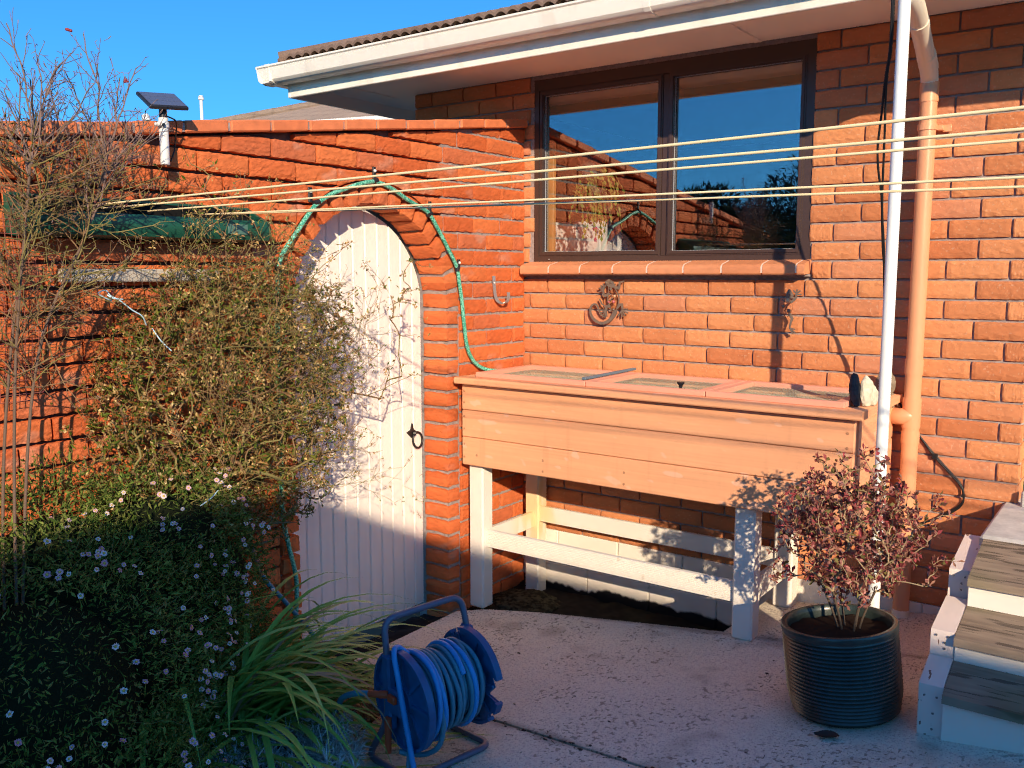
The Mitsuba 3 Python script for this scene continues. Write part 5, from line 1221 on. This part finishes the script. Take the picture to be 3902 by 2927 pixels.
cl_ = meshkit.noise(qs * 7, 5); w_ = (cl_ ** 3.0) * np.where(qs[:, 2] > .75, .6, 1.3); idx = rs.choice(len(qs), 298, replace=False, p=w_ / w_.sum())
for i in idx:
    nd = unit(unit(ns[i]) * .5 + unit(CAM - qs[i]) * .45 + np.array([0, 0, .35]) + rs.normal(0, .33, 3)); a_v, b_v, _ = frame_z(nd, rs.uniform(0, 6))
    s_ = rs.uniform(.72, 1.08); M = mat4([a_v * s_, b_v * s_, nd * s_], qs[i] + nd * .018)
    f_ = part(db, 'flower', None, None, tw=T(M.tolist()), shape=fl[rs.randint(3) * 3 + rs.choice(3, p=[.45, .35, .2])])
    part(f_, 'centre', None, None, tw=T(M.tolist()), shape=eye)

# strap leaved clump
rs = np.random.RandomState(61)
sc_ = thing('strap_leaf_clump', 'clump of long arching green strap leaves flopping to the right over the path edge', 'plant')
def blade(p, az, L_, w, lift, drop, tw, rs):
    n = 11; h = np.array([math.cos(az), math.sin(az), 0]); c = [np.array(p, float)]; th = lift; dr_ = drop
    for i in range(n):
        c.append(c[-1] + (h * math.cos(th) + np.array([0, 0, math.sin(th)])) * L_ / n); th -= dr_ / n * (1 + i / n); h = unit(h + np.array([-h[1], h[0], 0]) * tw / n)
        g = float(gz(c[-1][0])) + .008
        if c[-1][2] < g: c[-1][2] = g + .004 * rs.rand(); th = max(th, -.15)
    c = np.array(c); s = np.array([-math.sin(az), math.cos(az), 0]); t = np.linspace(0, 1, n + 1); ww = w * np.minimum(1, .55 + t * 2) * np.clip((1 - t) * 3.2, .03, 1)
    l_, r_ = c + s * ww[:, None] * .5, c - s * ww[:, None] * .5; mid = c - np.array([0, 0, 1]) * ww[:, None] * .13
    v = np.stack([l_, mid, r_], 1).reshape(-1, 3); f = []
    for i in range(n):
        for j in (0, 1): a = i * 3 + j; f += [[a, a + 1, a + 4], [a, a + 4, a + 3]]
    return trimesh.Trimesh(v, f, process=False)
lm_ = [pbr('strap_green', (.13, .29, .05), .42), pbr('strap_mid', (.22, .38, .065), .42), pbr('strap_pale', (.42, .50, .13), .5), pbr('strap_dry', (.30, .22, .12), .7)]
RIGHT = math.atan2(.59, .81)
for i in range(400):
    a = 1.45 + rs.normal(0, .5) if i < 310 else rs.uniform(-1.8, 1.2)
    p0_ = (.40 + rs.normal(0, .10), -2.38 + rs.normal(0, .10), .07) if i % 2 else (.38 + rs.normal(0, .09), -2.52 + rs.normal(0, .09), .14)
    mt_ = lm_[rs.choice(4, p=[.46, .38, .12, .04])]
    part(sc_, 'leaf', blade(p0_, a, rs.uniform(.55, 1.0), rs.uniform(.014, .024), rs.uniform(.55, 1.35), rs.uniform(1.1, 2.2), rs.normal(0, .4), rs), mt_, True)
for i in range(9):
    a = 1.4 + rs.normal(.1, .35)
    part(sc_, 'dry_stalk', blade((.46 + rs.normal(0, .06), -2.4 + rs.normal(0, .06), .05), a, rs.uniform(.6, .8), .0045, rs.uniform(.5, .9), rs.uniform(.7, 1.2), .1, rs), 'strap_dry', True, label='dry pale flower stalk')
dg = thing('dry_grass_tuft', 'tuft of dead brown leaves at the path edge left of the hose reel', 'dry tuft')
tb = [blade((.50 + rs.normal(0, .06), -1.80 + rs.normal(0, .07), .05), rs.uniform(0, 6.28), rs.uniform(.08, .20), .004, rs.uniform(.2, 1.2), rs.uniform(1, 2.5), 0, rs) for _ in range(420)]
part(dg, 'dead_leaves', cat(tb), 'twig_brown', True, kind='stuff'); part(dg, 'root_ball', rock((.50, -1.82, .03), (.10, .10, .07), 4, .3), 'twig_brown', True)

# silver cushion plant
rs = np.random.RandomState(71)
sv = thing('silver_cushion_plant', 'silvery blue spiky cushion plant spreading at the bottom beside the hose reel', 'plant')
pos, dirs = [], []
for cx, cy, h, r in tuple((a_ + .10, b_ - .10, c_, d_) for a_, b_, c_, d_ in ((.62, -2.16, .17, .15), (.50, -2.30, .17, .16), (.74, -2.30, .13, .15), (.60, -2.46, .16, .16), (.42, -2.46, .15, .14), (.78, -2.48, .11, .14), (.36, -2.62, .16, .15), (.55, -2.64, .14, .15), (.30, -2.75, .17, .14), (.70, -2.20, .16, .12))):
    for _ in range(34):
        a, rr = rs.uniform(0, 6.28), r * math.sqrt(rs.rand()); x, y = cx + rr * math.cos(a), cy + rr * math.sin(a)
        z = float(gz(x)) + h * math.sqrt(max(0, 1 - (rr / r) ** 2 * .8)) + rs.normal(0, .012); ct = np.array([x, y, z]); ax_ = unit(np.array([(x - cx) * 3, (y - cy) * 3, .5]) + rs.normal(0, .2, 3))
        for _ in range(30):
            d = rs.normal(size=3); d = unit(d + ax_ * 1.0); pos.append(ct - ax_ * rs.uniform(0, .06)); dirs.append(d)
pos, dirs = np.array(pos), np.array(dirs); n = len(pos)
m, c = leaves(pos, dirs, rs.uniform(.034, .066, n), rs.uniform(.0032, .005, n), pick(rs, [(.34, .40, .40), (.44, .50, .50), (.25, .31, .31), (.54, .60, .59)], n, .2), 9, .1, .35)
part(sv, 'foliage', m, 'leaf_solid', color=c, kind='stuff')
part(sv, 'stems', cat([rock((cx, cy, float(gz(cx)) + .03), (.12, .12, h_ * .6), 2, .3) for cx, cy, h_ in ((.70, -2.3, .14), (.62, -2.5, .14), (.80, -2.5, .1), (.55, -2.65, .12))]), 'foliage_inner', True)

# burgundy shrub in the pot
rs = np.random.RandomState(81)
bs = thing('potted_shrub', 'burgundy leaved shrub with tan stems growing in the dark ribbed pot', 'shrub')
u = rs.normal(size=(1050, 3)); u /= np.linalg.norm(u, axis=1, keepdims=True)
tt = rs.uniform(.25, 1.0, 1050) ** .6
tips = np.array([2.165, -1.12, .905]) + u * np.array([.255, .25, .255]) * tt[:, None]
tips = tips[(np.hypot(tips[:, 0] - 2.18, tips[:, 1] + 1.12) < .06 + .62 * (tips[:, 2] - .60))]
ex = [(2.44, -1.10, .84), (2.47, -1.09, .86), (2.43, -1.12, .80), (2.46, -1.12, 1.02), (2.42, -1.08, .97), (2.40, -1.10, .93), (2.44, -1.06, 1.06), (2.36, -1.1, .90), (2.12, -1.1, 1.19), (2.22, -1.14, 1.22), (2.05, -1.12, 1.16), (2.26, -1.10, 1.17), (1.94, -1.12, .76), (1.92, -1.15, .72), (1.96, -1.1, .70), (1.90, -1.12, .80), (2.33, -1.1, 1.10), (2.38, -1.12, 1.05)]
exx = np.repeat(np.array(ex), 3, 0) + rs.normal(0, .018, (len(ex) * 3, 3))
P, par, rad, ch = grow([spline([(2.185 + .03 * math.cos(q_), -1.125 + .03 * math.sin(q_), .545), (2.18 + .05 * math.cos(q_), -1.125 + .05 * math.sin(q_), .62), (2.175 + .09 * math.cos(q_), -1.12 + .09 * math.sin(q_), .72)], 3) for q_ in (0, 1.1, 2.2, 3.3, 4.4, 5.5)], np.vstack([tips, np.array(ex), exx]), 9, .06, .03, .0010, .34, .30, .0042)
part(bs, 'stems', twigs(P, rad, ch, 5, lambda j, ids: j > 5), 'twig_tan', True)
for j_ in range(6): part(bs, 'main_stem', twigs(P, rad, ch, 6, lambda j, ids: j == j_), pbr('bark_shaded', (.085, .06, .04), .85) if 'bark_shaded' not in scene else 'bark_shaded', True)  # shade at the foot of the shrub put into the stem colour
E_ = np.array([ids[-1] for ids in ch[6:]] + [ids[len(ids) // 2] for ids in ch[6:] if len(ids) > 3]); dirv = np.array([unit(P[i] - P[par[i]]) for i in E_])
nn_ = 5; pos = np.repeat(P[E_], nn_, 0); dd = np.repeat(dirv, nn_, 0) * .55 + rs.normal(0, .75, (len(pos), 3)) + [0, 0, .25]
pos = pos - np.repeat(dirv, nn_, 0) * rs.uniform(0, .02, (len(pos), 1)); n = len(pos)
m, c = leaves(pos, dd, rs.uniform(.010, .032, n), rs.uniform(.007, .016, n), pick(rs, [(.20, .045, .045), (.30, .08, .075), (.13, .05, .04), (.48, .22, .18), (.30, .15, .10), (.40, .08, .09), (.20, .17, .06), (.36, .16, .13)], n, .3), 12, .3, .62)
part(bs, 'leaves', m, 'leaf', color=c, kind='stuff')

# hanging cactus behind the window
rs = np.random.RandomState(91)
hc_ = thing('hanging_cactus', 'leggy green houseplant with pink buds trailing down behind the left window pane', 'houseplant')
pos, dirs, tip_ = [], [], []
for i in range(46):
    q = np.array([.22 + rs.uniform(-.03, .17), .17 + rs.uniform(0, .10), 2.36 + rs.uniform(-.10, .05)]); d = unit(np.array([rs.uniform(-.1, 1.0), rs.uniform(-.2, .2), rs.uniform(-.6, .1)]))
    for k in range(rs.randint(6, 12)):
        if q[2] < 1.93: break
        pos.append(q.copy()); dirs.append(d.copy()); q = q + d * .030; d = unit(d * .75 + np.array([0, 0, -.42]) + rs.normal(0, .16, 3))
    tip_.append(q)
n = len(pos)
m, c = leaves(np.array(pos), np.array(dirs), .034, .017, pick(rs, [(.22, .30, .06), (.30, .36, .09), (.16, .24, .05), (.34, .30, .09)], n, .2), 14, .15, .55)
part(hc_, 'stems', m, 'leaf', color=c, kind='stuff')
for i in (3, 17, 29, 41):
    m, c = leaves(np.repeat(tip_[i][None], 7, 0), rs.normal(0, .4, (7, 3)) + [0, 0, -1], .034, .011, np.tile((.62, .06, .16), (7, 1)), i); part(hc_, 'flower_bud', m, 'leaf', color=c)
part(hc_, 'pot', lathe([(.0, 2.36), (.06, 2.36), (.085, 2.48), (.0, 2.48)], 24).apply_translation([.30, .24, .0]), 'room_wall', 40)

# ------------------------------------------------------------------ beyond the wall
nh = thing('neighbour_house', 'neighbouring house with brown tiled hip roof showing above the garden wall', 'house')
e_, n_ = np.array([.9655, .2604, 0]), np.array([-.2604, .9655, 0]); p0n = np.array([-7.446, 5.936, 0])
def NP(t, s, z): return p0n + e_ * t + n_ * s + np.array([0, 0, z])
rr_ = [NP(-3.3, 0, 4.19), NP(9, 0, 4.19), NP(9, 4.5, 5.81), NP(1.2, 4.5, 5.81), NP(-3.3, 9, 4.19), NP(9, 9, 4.19)]
part(nh, 'roof', trimesh.Trimesh(rr_, [[0, 1, 2], [0, 2, 3], [0, 3, 4], [3, 2, 5], [3, 5, 4]], process=False), 'neighbour_tile')
hcap = cat([tube([NP(-3.3 + s, s, 4.20 + .36 * s), NP(-3.3 + s + .36, s + .36, 4.21 + .36 * (s + .36))], [.08, .075], 8) for s in np.arange(0, 4.4, .36)])
part(nh, 'hip_tiles', hcap, 'neighbour_tile', 40)
def nbox(t0, t1, s0, s1, z0, z1):
    m = bevbox(t0, t1, s0, s1, z0, z1, .01); m.apply_transform(mat4([e_, n_, [0, 0, 1]], p0n)); return m
part(nh, 'gutter', cat([nbox(-3.4, 9.1, -.14, -.01, 4.08, 4.185), nbox(-3.44, -3.31, 0, 9, 4.08, 4.185)]), 'paint_gutter')
part(nh, 'wall', nbox(-2.8, 8.5, .6, 8.4, -.3, 4.1), 'neighbour_wall')
def vent(q, top, r, label):
    v_ = thing('vent_pipe', label, 'vent pipe', None)
    x, y = q; part(v_, 'pipe', tube([(x, y, -.2), (x, y, top - 2.4 * r)], r, 16), 'plastic_white', 40)
    part(v_, 'cap', lathe([(r * 1.75, top - 2.8 * r), (r * 1.8, top - 2.2 * r), (r * 1.45, top - .6 * r), (r * .8, top), (0, top + .1 * r)], 20).apply_translation([x, y, 0]), 'plastic_white', 40)
    sl = [bevbox(r * 1.50, r * 1.66, -.13 * r, .13 * r, top - 1.9 * r, top - .7 * r, .002).apply_transform(trimesh.transformations.rotation_matrix(a, [0, 0, 1])).apply_translation([x, y, 0]) for a in np.arange(0, 6.2, math.pi / 5)]
    part(v_, 'slot', cat(sl), 'plastic_black')
VD = lambda dep, x, y: CAM + dep * (FWD + ((x - 1106) / 1940.3) * unit(np.cross(FWD, [0, 0, 1])) - ((y - 829.5) / 1940.3) * np.cross(unit(np.cross(FWD, [0, 0, 1])), FWD))
a_p = VD(14.5, 434.0, 206); vent(a_p[:2], a_p[2], .0255, 'tall thin white vent pipe standing beyond the garden wall')
a_p = VD(11.5, 315.0, 246); vent(a_p[:2], a_p[2], .029, 'white vent cap just clearing the top of the garden wall')

# ------------------------------------------------------------------ behind the camera: what the window mirrors and what shades the yard
rs = np.random.RandomState(101)
eg = thing('evergreen_shrub', 'dark feathery evergreen shrub against the garden wall, mirrored in the right window pane', 'shrub')
def egb(n):
    bl = np.array([(.05, -4.55, 1.75, .60, .60, 1.15), (.2, -5.4, 1.6, .6, .8, 1.4), (-.10, -3.72, 1.75, .42, .46, .72), (-.55, -3.55, 2.15, .45, .42, .45)]); b = bl[rs.choice(4, n, p=[.32, .24, .26, .18])]; u = rs.normal(size=(n, 3)); u /= np.linalg.norm(u, axis=1, keepdims=True)
    q = b[:, :3] + u * b[:, 3:] * (rs.rand(n)[:, None] ** .4) * (1 + .5 * (meshkit.fbm(u * 3 + b[:, 3:], 3, 4) - .5))[:, None]; ok = (q[:, 0] > .02) | (q[:, 2] > captop(q[:, 1]) + .02); return q[ok], u[ok]
q, u_ = egb(42000); n = len(q); d = u_ + rs.normal(0, .7, u_.shape)
m, c = leaves(q, d, rs.uniform(.04, .09, n), rs.uniform(.012, .022, n), pick(rs, [(.016, .03, .010), (.024, .04, .014), (.014, .022, .010)], n, .3), 15, .1, .4)
part(eg, 'foliage', m, pbr('leaf_dark', VC, .95, spec=.03), color=c, kind='stuff')
part(eg, 'trunk', cat([tube([(.3, -4.7, 0), (.3, -4.75, 1.2), (.32, -4.8, 2.2)], [.05, .04, .012], 8), tube([(.12, -3.9, 0), (.1, -3.8, 1.4), (-.3, -3.6, 2.4)], [.04, .03, .010], 8), tube([(.3, -5.4, 0), (.33, -5.5, 1.4), (.35, -5.5, 2.3)], [.05, .04, .012], 8)]), 'bark', True)
SH = .055 + .486 * 8.0
sh_ = thing('neighbour_shed', 'long outbuilding with a sloping roof end across the yard, shading the foreground', 'building')
hipr = Polygon([(4.3, 2.15), (5.2, 3.08), (6.0, SH), (20, SH), (20, 2.10), (4.3, 2.10)])
part(sh_, 'wall', bevbox(4.5, 19.9, -11, -8.05, -.3, 2.095, .01), 'shed_wall'); part(sh_, 'roof', prism_xz(hipr, -11.1, -8.0), 'roof_tile')
